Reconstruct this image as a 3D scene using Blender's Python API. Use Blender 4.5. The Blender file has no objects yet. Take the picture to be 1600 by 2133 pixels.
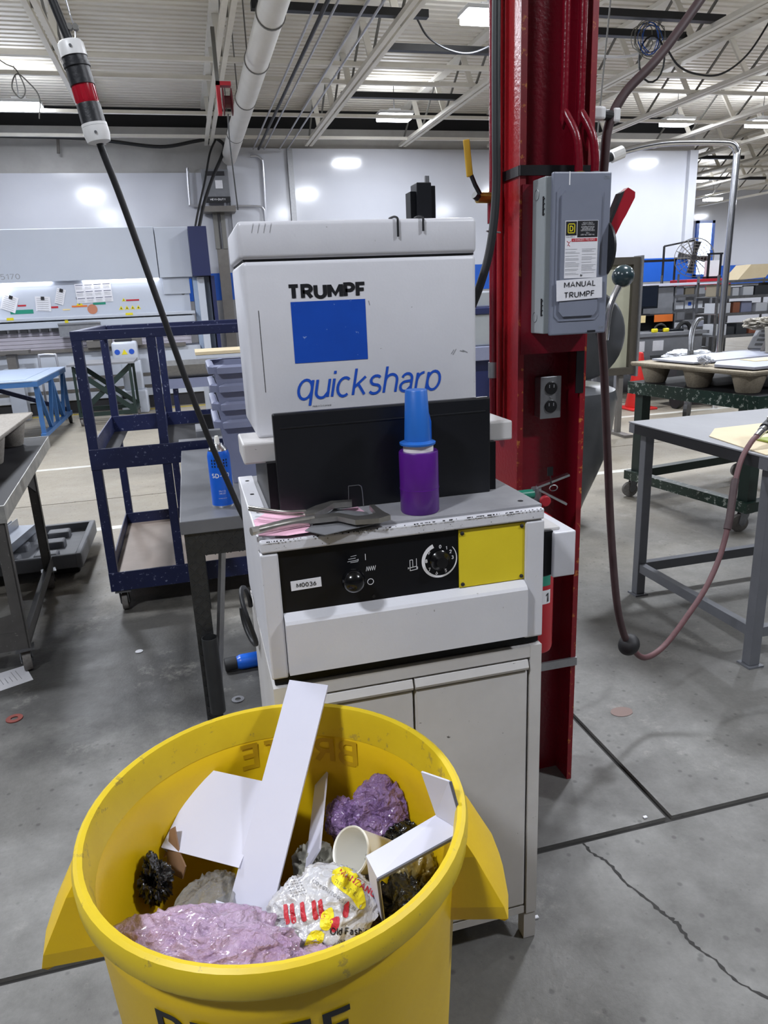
import bpy, bmesh, math, random
from mathutils import Vector, Matrix, noise
from mathutils.bvhtree import BVHTree
R = math.radians
sc = bpy.context.scene
C = sc.collection

# ------------------------------------------------------------------ camera, world, exposure
PITCH, ROLL, YAW, EYE = 16.5, 2.55, 14.2, 1.565
p_, r_, y_ = R(PITCH), R(ROLL), R(YAW)
fwd = Vector((math.sin(y_) * math.cos(p_), math.cos(y_) * math.cos(p_), -math.sin(p_)))
rt0 = Vector((math.cos(y_), -math.sin(y_), 0))
up0 = rt0.cross(fwd)
rt = rt0 * math.cos(r_) - up0 * math.sin(r_)
up = up0 * math.cos(r_) + rt0 * math.sin(r_)
cam_data = bpy.data.cameras.new('camera')
cam_data.sensor_fit = 'HORIZONTAL'
cam_data.sensor_width = 36.0
cam_data.lens = 36.0 * 1500 / 1600
cam_data.clip_start = 0.02
cam_data.clip_end = 200
cam = bpy.data.objects.new('camera', cam_data)
m3 = Matrix((rt, up, -fwd)).transposed()
cam.matrix_world = Matrix.Translation((0, 0, EYE)) @ m3.to_4x4()
C.objects.link(cam)
sc.camera = cam

world = bpy.data.worlds.new('hall_air')
sc.world = world
world.use_nodes = True
world.node_tree.nodes['Background'].inputs[0].default_value = (0.8, 0.88, 1, 1)
world.node_tree.nodes['Background'].inputs[1].default_value = 0.25
sc.view_settings.view_transform = 'Standard'
sc.view_settings.look = 'None'
sc.view_settings.exposure = -0.2
sc.view_settings.gamma = 1.0
sc.view_settings.use_curve_mapping = False
LAMP_POWER = 185.0
LAMP_COLOR = (0.875, 0.915, 1.0)

# ------------------------------------------------------------------ helpers
def lin(c):
    if isinstance(c, str):
        c = tuple(int(c[i:i + 2], 16) for i in (0, 2, 4))
    out = []
    for v in c[:3]:
        v = v / 255.0
        out.append(v / 12.92 if v <= 0.04045 else ((v + 0.055) / 1.055) ** 2.4)
    return tuple(out) + (1.0,)

MATS = {}
def M(name, col, rough=0.5, metal=0.0, var=None, bump=None, chips=None, spec=None, trans=0.0, alpha=1.0,
      emit=None, coat=0.0, stretch=None, ior=None, rvar=0.0):
    """var=(colour2, scale, contrast) soft mottling; chips=(colour, scale, threshold) sharp worn spots; bump=(scale, strength)"""
    if name in MATS:
        return MATS[name]
    m = bpy.data.materials.new(name)
    m.use_nodes = True
    nt = m.node_tree
    N, L = nt.nodes, nt.links
    b = N['Principled BSDF']
    b.inputs['Base Color'].default_value = lin(col)
    b.inputs['Roughness'].default_value = rough
    b.inputs['Metallic'].default_value = metal
    if spec is not None:
        b.inputs['Specular IOR Level'].default_value = spec
    if ior:
        b.inputs['IOR'].default_value = ior
    b.inputs['Transmission Weight'].default_value = trans
    b.inputs['Alpha'].default_value = alpha
    b.inputs['Coat Weight'].default_value = coat
    if emit:
        b.inputs['Emission Color'].default_value = lin(emit[0])
        b.inputs['Emission Strength'].default_value = emit[1]
    tc = N.new('ShaderNodeTexCoord')
    mp = N.new('ShaderNodeMapping')
    L.new(tc.outputs['Object'], mp.inputs[0])
    if stretch:
        mp.inputs['Scale'].default_value = stretch
    last = None
    if var:
        n = N.new('ShaderNodeTexNoise')
        n.inputs['Scale'].default_value = var[1]
        n.inputs['Detail'].default_value = 8
        n.inputs['Roughness'].default_value = 0.65
        L.new(mp.outputs[0], n.inputs['Vector'])
        r = N.new('ShaderNodeValToRGB')
        k = var[2]
        r.color_ramp.elements[0].position = 0.5 - 0.5 * k
        r.color_ramp.elements[1].position = 0.5 + 0.5 * k
        r.color_ramp.elements[0].color = lin(col)
        r.color_ramp.elements[1].color = lin(var[0])
        L.new(n.outputs['Fac'], r.inputs[0])
        last = r.outputs[0]
        if rvar:
            mr = N.new('ShaderNodeMapRange')
            mr.inputs['To Min'].default_value = max(0.02, rough - rvar)
            mr.inputs['To Max'].default_value = min(1, rough + rvar)
            L.new(n.outputs['Fac'], mr.inputs[0])
            L.new(mr.outputs[0], b.inputs['Roughness'])
    if chips:
        n2 = N.new('ShaderNodeTexNoise')
        n2.inputs['Scale'].default_value = chips[1]
        n2.inputs['Detail'].default_value = 10
        n2.inputs['Roughness'].default_value = 0.72
        L.new(mp.outputs[0], n2.inputs['Vector'])
        r2 = N.new('ShaderNodeValToRGB')
        r2.color_ramp.elements[0].position = chips[2]
        r2.color_ramp.elements[1].position = chips[2] + 0.03
        L.new(n2.outputs['Fac'], r2.inputs[0])
        mx = N.new('ShaderNodeMix')
        mx.data_type = 'RGBA'
        L.new(r2.outputs[0], mx.inputs['Factor'])
        if last:
            L.new(last, mx.inputs['A'])
        else:
            mx.inputs['A'].default_value = lin(col)
        mx.inputs['B'].default_value = lin(chips[0])
        last = mx.outputs['Result']
    if last:
        L.new(last, b.inputs['Base Color'])
    if bump:
        n3 = N.new('ShaderNodeTexNoise')
        n3.inputs['Scale'].default_value = bump[0]
        n3.inputs['Detail'].default_value = 6
        L.new(mp.outputs[0], n3.inputs['Vector'])
        bp = N.new('ShaderNodeBump')
        bp.inputs['Strength'].default_value = bump[1]
        bp.inputs['Distance'].default_value = 0.01
        L.new(n3.outputs['Fac'], bp.inputs['Height'])
        L.new(bp.outputs[0], b.inputs['Normal'])
    MATS[name] = m
    return m

ROOTM = {}
def root_of(o):
    while o.parent:
        o = o.parent
    return o

def tag(o, label=None, cat=None, group=None, kind=None):
    if label: o['label'] = label
    if cat: o['category'] = cat
    if group: o['group'] = group
    if kind: o['kind'] = kind
    return o

def thing(name, label, cat, loc=(0, 0, 0), rz=0.0, group=None):
    o = bpy.data.objects.new(name, None)
    o.empty_display_size = 0.05
    C.objects.link(o)
    o.location = loc
    o.rotation_euler = (0, 0, rz)
    ROOTM[o.name] = Matrix.Translation(loc) @ Matrix.Rotation(rz, 4, 'Z')
    return tag(o, label, cat, group)

COPL = {'end_rail', 'mid_end_plate', 'bottom_end_plate', 'stretcher', 'edge_angle', 'lower_frame', 'frame_bar', 'apron', 'top_rail', 'bottom_rail', 'cross_beam', 'lower_rail', 'stile', 'mid_rail', 'shelf_edge', 'post', 'top_beam', 'frame', 'rim', 'side_panel', 'back_panel', 'front_lip', 'side_flange', 'leg', 'foot'}
CNT = [0]
class MB:
    def __init__(s):
        s.v, s.f = [], []
    def add(s, vs, fs):
        n = len(s.v)
        s.v += [Vector(v) for v in vs]
        s.f += [tuple(i + n for i in f) for f in fs]
        return s
    def box(s, x0, x1, y0, y1, z0, z1):
        x0, x1 = min(x0, x1), max(x0, x1); y0, y1 = min(y0, y1), max(y0, y1); z0, z1 = min(z0, z1), max(z0, z1)
        return s.add([(x0, y0, z0), (x1, y0, z0), (x1, y1, z0), (x0, y1, z0), (x0, y0, z1), (x1, y0, z1), (x1, y1, z1), (x0, y1, z1)],
              [(0, 3, 2, 1), (4, 5, 6, 7), (0, 1, 5, 4), (1, 2, 6, 5), (2, 3, 7, 6), (3, 0, 4, 7)])
    def rbox(s, x0, x1, y0, y1, z0, z1, b=0.005, seg=2, mat=None):
        bm = bmesh.new()
        bmesh.ops.create_cube(bm, size=1)
        for v in bm.verts:
            v.co = Vector((x0 + (v.co.x + .5) * (x1 - x0), y0 + (v.co.y + .5) * (y1 - y0), z0 + (v.co.z + .5) * (z1 - z0)))
        bmesh.ops.bevel(bm, geom=list(bm.edges) , offset=b, segments=seg, affect='EDGES', profile=0.5)
        return s.addbm(bm, mat)
    def addbm(s, bm, mat=None):
        bm.verts.index_update()
        vs = [(mat @ v.co) if mat else v.co.copy() for v in bm.verts]
        fs = [tuple(v.index for v in f.verts) for f in bm.faces]
        bm.free()
        return s.add(vs, fs)
    def bar(s, p0, p1, w, h, upv=(0, 0, 1)):
        p0, p1 = Vector(p0), Vector(p1)
        d = (p1 - p0).normalized()
        u = Vector(upv)
        if abs(d.dot(u)) > 0.98:
            u = Vector((0, 1, 0))
        a = d.cross(u).normalized()
        u = a.cross(d).normalized()
        vs = []
        for p in (p0, p1):
            for sa, su in ((-1, -1), (1, -1), (1, 1), (-1, 1)):
                vs.append(p + a * sa * w / 2 + u * su * h / 2)
        return s.add(vs, [(0, 1, 2, 3), (4, 7, 6, 5), (0, 4, 5, 1), (1, 5, 6, 2), (2, 6, 7, 3), (3, 7, 4, 0)])
    def cyl(s, p0, p1, r0, r1=None, n=16, caps=True):
        return s.tube([p0, p1], [r0, r0 if r1 is None else r1], n, caps)
    def tube(s, pts, r, n=10, caps=True):
        pts = [Vector(p) for p in pts]
        rs = r if isinstance(r, (list, tuple)) else [r] * len(pts)
        d0 = (pts[1] - pts[0]).normalized()
        a = d0.orthogonal().normalized()
        vs, fs = [], []
        prev = d0
        for i, p in enumerate(pts):
            if i == 0: d = d0
            elif i == len(pts) - 1: d = (pts[i] - pts[i - 1]).normalized()
            else: d = ((pts[i + 1] - pts[i]).normalized() + (pts[i] - pts[i - 1]).normalized()).normalized()
            q = prev.rotation_difference(d)
            a = (q @ a).normalized()
            prev = d
            b = d.cross(a).normalized()
            for k in range(n):
                t = 2 * math.pi * k / n
                vs.append(p + (a * math.cos(t) + b * math.sin(t)) * rs[i])
        for i in range(len(pts) - 1):
            for k in range(n):
                fs.append((i * n + k, i * n + (k + 1) % n, (i + 1) * n + (k + 1) % n, (i + 1) * n + k))
        if caps:
            fs.append(tuple(range(n - 1, -1, -1)))
            fs.append(tuple((len(pts) - 1) * n + k for k in range(n)))
        return s.add(vs, fs)
    def lathe(s, prof, loc=(0, 0, 0), n=32, mat=None, closed=False, arc=None):
        vs, fs = [], []
        a0, a1 = arc if arc else (0, 2 * math.pi)
        full = arc is None
        nn = n if full else n + 1
        for (r, z) in prof:
            for k in range(nn):
                t = a0 + (a1 - a0) * k / n
                v = Vector((r * math.cos(t), r * math.sin(t), z))
                v = (mat @ v) if mat else v
                vs.append(v + Vector(loc))
        m = len(prof)
        for i in range(m - 1 if not closed else m):
            j = (i + 1) % m
            for k in range(n):
                k2 = (k + 1) % nn
                fs.append((i * nn + k, i * nn + k2, j * nn + k2, j * nn + k))
        if not closed and full:
            if prof[0][0] > 1e-5: fs.append(tuple(range(nn - 1, -1, -1)))
            if prof[-1][0] > 1e-5: fs.append(tuple((m - 1) * nn + k for k in range(nn)))
        return s.add(vs, fs)
    def prism(s, poly, mat, depth):
        """poly in local xy, extruded along local z by depth, placed by mat"""
        n = len(poly)
        vs = [mat @ Vector((x, y, 0)) for x, y in poly] + [mat @ Vector((x, y, depth)) for x, y in poly]
        fs = [tuple(range(n - 1, -1, -1)), tuple(range(n, 2 * n))]
        fs += [(i, (i + 1) % n, (i + 1) % n + n, i + n) for i in range(n)]
        return s.add(vs, fs)
    def xf(s, mat):
        s.v = [mat @ v for v in s.v]
        return s
    def build(s, name, mat, parent=None, local=False, smooth=None, label=None, merge=False):
        me = bpy.data.meshes.new(name)
        vs = s.v
        if parent is not None and not local:
            inv = ROOTM[root_of(parent).name].inverted()
            vs = [inv @ v for v in vs]
        if name in COPL and vs:
            CNT[0] += 1
            e = .0005 * (1 + CNT[0] % 7)          # keeps flush neighbours from sharing one plane
            c = sum(vs, Vector()) / len(vs)
            hx = [max(max(abs(v[i] - c[i]) for v in vs), 1e-4) for i in range(3)]
            vs = [Vector([c[i] + (v[i] - c[i]) * (1 - min(e / hx[i], .2)) for i in range(3)]) for v in vs]
        me.from_pydata([tuple(v) for v in vs], [], s.f)
        bm = bmesh.new(); bm.from_mesh(me)
        if merge:
            bmesh.ops.remove_doubles(bm, verts=bm.verts, dist=1e-5)
        bmesh.ops.recalc_face_normals(bm, faces=bm.faces)
        bm.to_mesh(me); bm.free()
        if smooth:
            for p in me.polygons: p.use_smooth = True
            me.set_sharp_from_angle(angle=R(smooth))
        if mat: me.materials.append(mat)
        o = bpy.data.objects.new(name, me)
        C.objects.link(o)
        if parent is not None:
            o.parent = parent
        else:
            ROOTM[o.name] = Matrix.Identity(4)
        if label: o['label'] = label
        return o

def single(o, label, cat, group=None):
    """a thing that is one mesh: move its origin to the middle of its base"""
    me = o.data
    xs = [v.co for v in me.vertices]
    c = Vector(((min(v.x for v in xs) + max(v.x for v in xs)) / 2, (min(v.y for v in xs) + max(v.y for v in xs)) / 2, min(v.z for v in xs)))
    me.transform(Matrix.Translation(-c))
    o.location = c
    ROOTM[o.name] = Matrix.Translation(c)
    return tag(o, label, cat, group)

def crom(pts, k=6):
    pts = [Vector(p) for p in pts]
    P = [pts[0] * 2 - pts[1]] + pts + [pts[-1] * 2 - pts[-2]]
    out = []
    for i in range(1, len(P) - 2):
        a, b, c, d = P[i - 1], P[i], P[i + 1], P[i + 2]
        for j in range(k):
            t = j / k
            out.append(0.5 * ((2 * b) + (c - a) * t + (2 * a - 5 * b + 4 * c - d) * t * t + (3 * b - a - 3 * c + d) * t ** 3))
    out.append(pts[-1])
    return out

def dup(root, loc, rz=0.0, label=None, group=None):
    r = root.copy(); C.objects.link(r)
    r.location = loc; r.rotation_euler = (0, 0, rz)
    ROOTM[r.name] = Matrix.Translation(loc) @ Matrix.Rotation(rz, 4, 'Z')
    if label: r['label'] = label
    if group: r['group'] = group
    for ch in list(root.children):
        c = ch.copy(); C.objects.link(c); c.parent = r
        for g in list(ch.children):
            d = g.copy(); C.objects.link(d); d.parent = c
    return r

def _arc(cx, cy, rx, ry, a0, a1, n=10):
    return [(cx + rx * math.cos(R(a0 + (a1 - a0) * i / n)), cy + ry * math.sin(R(a0 + (a1 - a0) * i / n))) for i in range(n + 1)]
# single-stroke glyphs in a box 1 high (capitals and figures); lower case has x-height .70 and descends to -.28
GL = {
 'A': (.78, [[(0, 0), (.39, 1), (.78, 0)], [(.14, .34), (.64, .34)]]),
 'B': (.60, [[(0, 0), (0, 1), (.32, 1)] + _arc(.32, .76, .24, .24, 90, -90) + [(.0, .52)], [(.32, .52)] + _arc(.34, .26, .26, .26, 90, -90) + [(0, 0)]]),
 'C': (.72, [_arc(.42, .5, .42, .5, 45, 315, 16)]),
 'D': (.70, [[(0, 0), (0, 1), (.25, 1)] + _arc(.25, .5, .45, .5, 90, -90, 14) + [(0, 0)]]),
 'E': (.55, [[(.55, 1), (0, 1), (0, 0), (.55, 0)], [(0, .52), (.48, .52)]]),
 'F': (.52, [[(.52, 1), (0, 1), (0, 0)], [(0, .52), (.45, .52)]]),
 'G': (.78, [_arc(.42, .5, .42, .5, 45, 360, 18) + [(.48, .5)]]),
 'H': (.66, [[(0, 0), (0, 1)], [(.66, 0), (.66, 1)], [(0, .52), (.66, .52)]]),
 'I': (.0, [[(0, 0), (0, 1)]]),
 'L': (.50, [[(0, 1), (0, 0), (.5, 0)]]),
 'M': (.84, [[(0, 0), (0, 1)], [(.84, 0), (.84, 1)], [(.02, .94), (.42, .20), (.82, .94)]]),
 'N': (.68, [[(0, 0), (0, 1)], [(.68, 0), (.68, 1)], [(.03, .94), (.65, .06)]]),
 'O': (.86, [_arc(.43, .5, .43, .5, 0, 360, 22)]),
 'P': (.56, [[(0, 0), (0, 1), (.30, 1)] + _arc(.30, .73, .26, .27, 90, -90) + [(0, .46)]]),
 'Q': (.86, [_arc(.43, .5, .43, .5, 0, 360, 22), [(.5, .25), (.86, -.05)]]),
 'R': (.60, [[(0, 0), (0, 1), (.32, 1)] + _arc(.32, .74, .26, .26, 90, -90) + [(0, .48)], [(.30, .48), (.60, 0)]]),
 'S': (.58, [_arc(.29, .745, .27, .255, 35, 270, 12) + _arc(.29, .25, .29, .25, 90, -150, 12)]),
 'T': (.64, [[(0, 1), (.64, 1)], [(.32, 1), (.32, 0)]]),
 'U': (.66, [[(0, 1), (0, .33)] + _arc(.33, .33, .33, .33, 180, 360, 12) + [(.66, 1)]]),
 'V': (.70, [[(0, 1), (.35, 0), (.70, 1)]]),
 'W': (1.0, [[(0, 1), (.25, 0), (.5, .9), (.75, 0), (1, 1)]]),
 'Y': (.66, [[(0, 1), (.33, .5), (.66, 1)], [(.33, .5), (.33, 0)]]),
 'Z': (.60, [[(0, 1), (.6, 1), (0, 0), (.6, 0)]]),
 '0': (.58, [_arc(.29, .5, .29, .5, 0, 360, 20)]),
 '1': (.26, [[(0, .78), (.26, 1), (.26, 0)]]),
 '2': (.56, [_arc(.28, .72, .28, .28, 170, -35, 12) + [(0, 0), (.56, 0)]]),
 '3': (.56, [_arc(.27, .75, .25, .25, 150, -90, 12), _arc(.27, .25, .29, .25, 90, -150, 12)]),
 '4': (.60, [[(.45, 0), (.45, 1), (0, .28), (.6, .28)]]),
 '5': (.56, [[(.5, 1), (.08, 1), (.04, .5)] + _arc(.27, .32, .29, .32, 120, -140, 14)]),
 '6': (.56, [[(.42, 1), (.06, .45)] + _arc(.28, .3, .28, .3, 150, -210, 20)]),
 '7': (.54, [[(0, 1), (.54, 1), (.16, 0)]]),
 '8': (.56, [_arc(.28, .75, .24, .25, 0, 360, 18), _arc(.28, .26, .28, .26, 0, 360, 18)]),
 '9': (.56, [[(.14, 0), (.5, .55)] + _arc(.28, .7, .28, .3, -30, 330, 20)]),
 '-': (.34, [[(0, .42), (.34, .42)]]), '/': (.4, [[(0, 0), (.4, 1)]]), '(': (.2, [_arc(.3, .5, .3, .6, 130, 230, 8)]), ')': (.2, [_arc(-.1, .5, .3, .6, 50, -50, 8)]),
 'q': (.50, [_arc(.25, .34, .25, .36, 0, 360, 20), [(.50, .68), (.50, -.28)]]),
 'p': (.50, [_arc(.25, .34, .25, .36, 0, 360, 20), [(0, .68), (0, -.28)]]),
 'd': (.50, [_arc(.25, .34, .25, .36, 0, 360, 20), [(.50, 1), (.50, 0)]]),
 'b': (.50, [_arc(.25, .34, .25, .36, 0, 360, 20), [(0, 1), (0, 0)]]),
 'u': (.46, [[(0, .68), (0, .22)] + _arc(.22, .21, .22, .22, 180, 300, 8) + [(.46, .2)], [(.46, .68), (.46, 0)]]),
 'i': (.0, [[(0, .68), (0, 0)], [(0, .86), (0, .97)]]),
 'c': (.46, [_arc(.25, .34, .25, .35, 50, 310, 16)]),
 'k': (.44, [[(0, 1), (0, 0)], [(.40, .68), (0, .28)], [(.14, .42), (.44, 0)]]),
 's': (.42, [_arc(.21, .51, .19, .17, 35, 270, 10) + _arc(.21, .17, .21, .17, 90, -150, 10)]),
 'h': (.46, [[(0, 1), (0, 0)], [(0, .4)] + _arc(.23, .44, .23, .25, 170, 0, 10) + [(.46, 0)]]),
 'n': (.46, [[(0, .68), (0, 0)], [(0, .4)] + _arc(.23, .44, .23, .25, 170, 0, 10) + [(.46, 0)]]),
 'a': (.46, [_arc(.22, .46, .20, .22, 160, 0, 8) + [(.42, .1), (.46, 0)], [(.42, .40)] + _arc(.2, .19, .2, .19, 90, 290, 10) + [(.42, .18)]]),
 'r': (.26, [[(0, .68), (0, 0)], [(0, .36)] + _arc(.26, .36, .26, .32, 180, 90, 8)]),
 'l': (.0, [[(0, 1), (0, 0)]]), 'o': (.5, [_arc(.25, .34, .25, .35, 0, 360, 20)]), 'e': (.48, [[(.02, .36), (.48, .36)] + _arc(.25, .34, .24, .35, 5, 310, 16)]),
 't': (.28, [[(.12, .92), (.12, .0), (.28, 0)], [(0, .66), (.28, .66)]]), 'w': (.66, [[(0, .68), (.17, 0), (.33, .62), (.5, 0), (.66, .68)]]), 'z': (.40, [[(0, .68), (.4, .68), (0, 0), (.4, 0)]]),
 '\u2014': (.9, [[(0, .35), (.9, .35)]]), '\u2013': (.5, [[(0, .35), (.5, .35)]]),
 '\u25b2': (.8, [[(.1, .1), (.7, .1), (.4, .8), (.1, .1)]]), '\u00ae': (.9, [_arc(.45, .5, .45, .5, 0, 360, 18), [(.3, .2), (.3, .8), (.5, .8), (.6, .65), (.5, .5), (.3, .5)], [(.45, .5), (.62, .2)]]),
}
def text_mesh(s, size, bold=0.0, shear=0.0, align='LEFT', spacing=1.0, width=None, height=None, weight=None):
    """single-stroke letters drawn with a pen of even width (weight is a share of the cap height)"""
    w = weight if weight else (.11 + (.09 if bold > 0 else 0) - (.02 if bold < 0 else 0))
    vs, fs = [], []
    lay, ids = 0, []          # each stroke lies on its own thin layer of ink
    x = 0.0
    for ch in s:
        if ch == ' ':
            x += .36; continue
        gw, lines = GL.get(ch, GL.get(ch.upper(), (.5, [])))
        for ln in lines:
            P = [Vector((px, py, 0)) for px, py in ln]
            P = [p for i, p in enumerate(P) if i == 0 or (p - P[i - 1]).length > 1e-4]
            closed = (P[0] - P[-1]).length < 1e-3 and len(P) > 3
            n0 = len(vs); lay += 1
            for i, p in enumerate(P):
                a = (p - P[i - 1]).normalized() if i > 0 else ((P[-1] - P[-2]).normalized() if closed else (P[1] - p).normalized())
                b = (P[i + 1] - p).normalized() if i < len(P) - 1 else ((P[1] - P[0]).normalized() if closed else a)
                t = (a + b)
                t = t.normalized() if t.length > 1e-3 else a
                nn = Vector((-t.y, t.x, 0))
                k = 1 / max(.75, abs(nn.dot(Vector((-a.y, a.x, 0)))))
                q = p.copy()
                if not closed and i == 0: q = p - b * (w / 2 if abs(b.x) < .05 or abs(b.y) < .05 else 0) * 0
                for sg in (1, -1):
                    v = q + nn * (sg * w / 2 * k)
                    vs.append(Vector((x + v.x + shear * v.y, v.y, 0))); ids.append(lay)
            for i in range(len(P) - 1):
                fs.append((n0 + 2 * i, n0 + 2 * i + 1, n0 + 2 * i + 3, n0 + 2 * i + 2))
        x += gw + (.20 + w * .75) * spacing
    if not vs: return vs, fs
    k = size * .70
    x0 = min(v.x for v in vs); x1 = max(v.x for v in vs)
    for v in vs:
        v.x -= x0
        if align == 'CENTER': v.x -= (x1 - x0) / 2
    vs = [v * k for v in vs]
    if width:
        x0 = min(v.x for v in vs); x1 = max(v.x for v in vs); q = width / max(x1 - x0, 1e-6)
        for v in vs: v.x = (v.x - x0) * q
    if height:
        y0 = min(v.y for v in vs); y1 = max(v.y for v in vs); q = height / max(y1 - y0, 1e-6)
        for v in vs: v.y = (v.y - y0) * q
    for v, i in zip(vs, ids): v.z = (i % 4) * .00012
    return vs, fs

def lettering(s, origin, xd, yd, size, mat, parent, bold=0.0, shear=0.0, align='LEFT', lift=0.0006, width=None, height=None, spacing=1.0, name='lettering', weight=None):
    vs, fs = text_mesh(s, size, bold, shear, align, spacing, width, height, weight)
    xd, yd = Vector(xd).normalized(), Vector(yd).normalized()
    n = xd.cross(yd).normalized()
    mb = MB()
    mb.add([Vector(origin) + xd * v.x + yd * v.y + n * (lift + v.z) for v in vs], fs)
    me_o = mb.build(name, mat, parent)
    # keep the face normals towards the viewer's side
    return me_o

def caster(parent, x, y, ztop, r=0.05, w=0.03, ang=0.0, wheel='rubber_grey', local=True):
    m = Matrix.Translation((x, y, 0)) @ Matrix.Rotation(ang, 4, 'Z')
    b = MB()
    b.box(-0.04, 0.04, -0.035, 0.035, ztop - 0.008, ztop)
    for sx in (-1, 1):
        b.prism([(-0.028, ztop - 0.008), (0.028, ztop - 0.008), (0.04, r), (0.02, r - 0.02), (-0.005, r - 0.005)],
                Matrix(((0, 0, 1, sx * (w / 2 + 0.006) - 0.002), (1, 0, 0, 0), (0, 1, 0, 0), (0, 0, 0, 1))), 0.004)
    b.cyl((-w / 2 - 0.01, 0.028, r), (w / 2 + 0.01, 0.028, r), 0.007, n=8)
    b.xf(m)
    c = b.build('caster', MATS['zinc'], parent, local=local)
    wb = MB()
    wb.lathe([(r * 0.55, -w / 2), (r * 0.97, -w / 2), (r, -w / 2 + 0.004), (r, w / 2 - 0.004), (r * 0.97, w / 2), (r * 0.55, w / 2)],
             n=20, mat=Matrix.Rotation(R(90), 4, 'Y'))
    wb.xf(m @ Matrix.Translation((0, 0.028, r)))
    wb.build('wheel', MATS[wheel], c, local=local, smooth=40)
    return c

# ------------------------------------------------------------------ materials
M('zinc', '8e9094', 0.4, 0.8, var=('6c6d70', 30, .6))
M('rubber_grey', '7d7a76', 0.7, var=('5c5855', 40, .5))
M('rubber_black', '1b1b1d', 0.6)
M('wall_white', 'c9cbd3', 0.12, var=('bec1ca', 0.7, .8), bump=(3.0, .06))
M('wall_blue', '2b5fc0', 0.25, var=('2656ae', 2, .7))
M('wall_grey', '9a9a9c', 0.5, var=('77777a', 2, .7))
M('fascia', 'b5b4b2', 0.6, var=('8d8b88', 1.6, .9))
M('black_void', '101012', 0.8)
M('deck_paint', 'ece8de', 0.5, var=('d2ccc0', 1.4, .8), stretch=(1, 3, 1))
M('joist_paint', 'efece4', 0.5, var=('d8d4ca', 4, .8))
M('joist_dark', '6f6e6a', 0.6)
M('pipe_black', '1d1e22', 0.45)
M('conduit', 'b9bac0', 0.35, 0.6)
M('duct_white', 'dedcd8', 0.45, var=('c9c6c0', 3, .8))
M('steel_bright', 'd7d9de', 0.2, 1.0)
M('machine_white', 'd6d6db', 0.38, var=('c7c7cc', 5, .7), chips=('5a5752', 60, .665), bump=(180, .03))
M('machine_top', '9d9da0', 0.6, var=('808083', 14, .8), chips=('5c5a58', 40, .70))
M('machine_dirty', 'cfcdcc', 0.45, var=('b1aeac', 4, .8), chips=('55524e', 50, .66))
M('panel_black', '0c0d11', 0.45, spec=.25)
M('shield_black', '0e0f13', 0.33, var=('17181d', 6, .6), chips=('6b6d72', 60, .775))
M('panel_yellow', 'e6d12a', 0.45, var=('d3bd1c', 6, .7), chips=('8a7a20', 60, .75))
M('ink_black', '121318', 0.5)
M('ink_white', 'e9e9ec', 0.5)
M('ink_grey', '8b8c90', 0.6)
M('ink_red', 'b3202f', 0.5)
M('ink_blue', '1a4fb8', 0.45)
M('ink_yellow', 'e2d21b', 0.5)
M('logo_blue', '1450bd', 0.4, var=('0f3f9c', 6, .8), chips=('7f97cc', 60, .635))
M('paper', 'e4e4e8', 0.7, var=('d4d4da', 20, .6))
M('paper_pink', 'e8b9cc', 0.7, var=('dba6bd', 20, .6))
M('knob_black', '0b0b0d', 0.18)
M('can_yellow', 'e6c213', 0.42, var=('d8b00b', 3.5, .9), bump=(60, .05), chips=('b98c0c', 18, .70))
M('can_rim', 'e2c726', 0.45, var=('c9aa12', 6, .8), chips=('b39a3a', 26, .60))
M('can_shadowprint', 'c39c0c', 0.5)
M('red_paint', '7a0b21', 0.25, var=('650919', 6, .8), bump=(90, .14))
M('red_lit_worn', '99191f', 0.28, var=('801018', 7, .7), chips=('d98a4a', 34, .745), bump=(90, .14))  # brighter red carries the lamplight on the left flange; chips are wear
M('edge_rust', '8a1420', .4, var=('6d0c18', 20, .7), chips=('b06a34', 46, .585))
M('tape_black', '101013', 0.35)
M('switch_grey', '7e8392', 0.36, var=('757a88', 10, .7), chips=('a9adb8', 60, .78))
M('switch_side', '8f9597', 0.4, var=('83898c', 10, .7))
M('handle_red', '9c1526', 0.35)
M('galv', 'a9aaac', 0.35, 0.7, var=('85868a', 30, .9))
M('socket_black', '141416', 0.4)
M('cable_black', '18191c', 0.5)
M('hose_brown', '4c3a3b', 0.6, var=('3c2d2f', 30, .6))
M('hose_red', '6b4a4c', 0.6, var=('583a3d', 30, .6))
M('nylon_white', 'd9d9d8', 0.4)
M('plug_black', '1c1e22', 0.45, bump=(120, .1))
M('plug_red', 'a31528', 0.25)
M('spray_blue', '1763d2', 0.3, var=('1458c0', 8, .6))
M('spray_purple', '5a1d86', 0.3, var=('4d1776', 8, .6))
M('cap_blue', '2467bf', 0.4)
M('plier_steel', 'c4c1bb', 0.28, 0.9, var=('9a9792', 40, .8))
M('plate_grey', '8f9094', 0.45, 0.5, var=('77787c', 20, .8))
M('bench_steel', '7c7e82', 0.42, 0.35, var=('58595d', 3.2, .9), stretch=(1, .35, 1))
M('diamond_black', '232425', 0.4, 0.3, var=('353637', 20, .8))
M('cart_blue', '17204a', 0.45, var=('121a3e', 10, .7), chips=('777c96', 42, .60))
M('table_edge', '6a6c70', 0.4, 0.4, var=('b8b7b0', 12, .5), chips=('2c2d2f', 30, .66))
M('table_dark', '1b1b1d', 0.6, 0.0, spec=.2, var=('333336', 3, .9), stretch=(1, .4, 1))
M('steel_grey', '74767b', 0.42, 0.35, var=('62646a', 12, .8))
M('table_top_bright', '8b8c90', 0.5, 0.15, var=('6f7074', 3, .9), stretch=(1, .4, 1))
M('cardboard', 'cbbd9f', 0.7, var=('bfae8d', 6, .7))
M('presswood', 'a99f8c', 0.85, var=('7f7564', 90, .6), bump=(200, .3))
M('presswood_grey', 'a7a29a', 0.85, var=('767068', 70, .7), bump=(200, .3))
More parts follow.
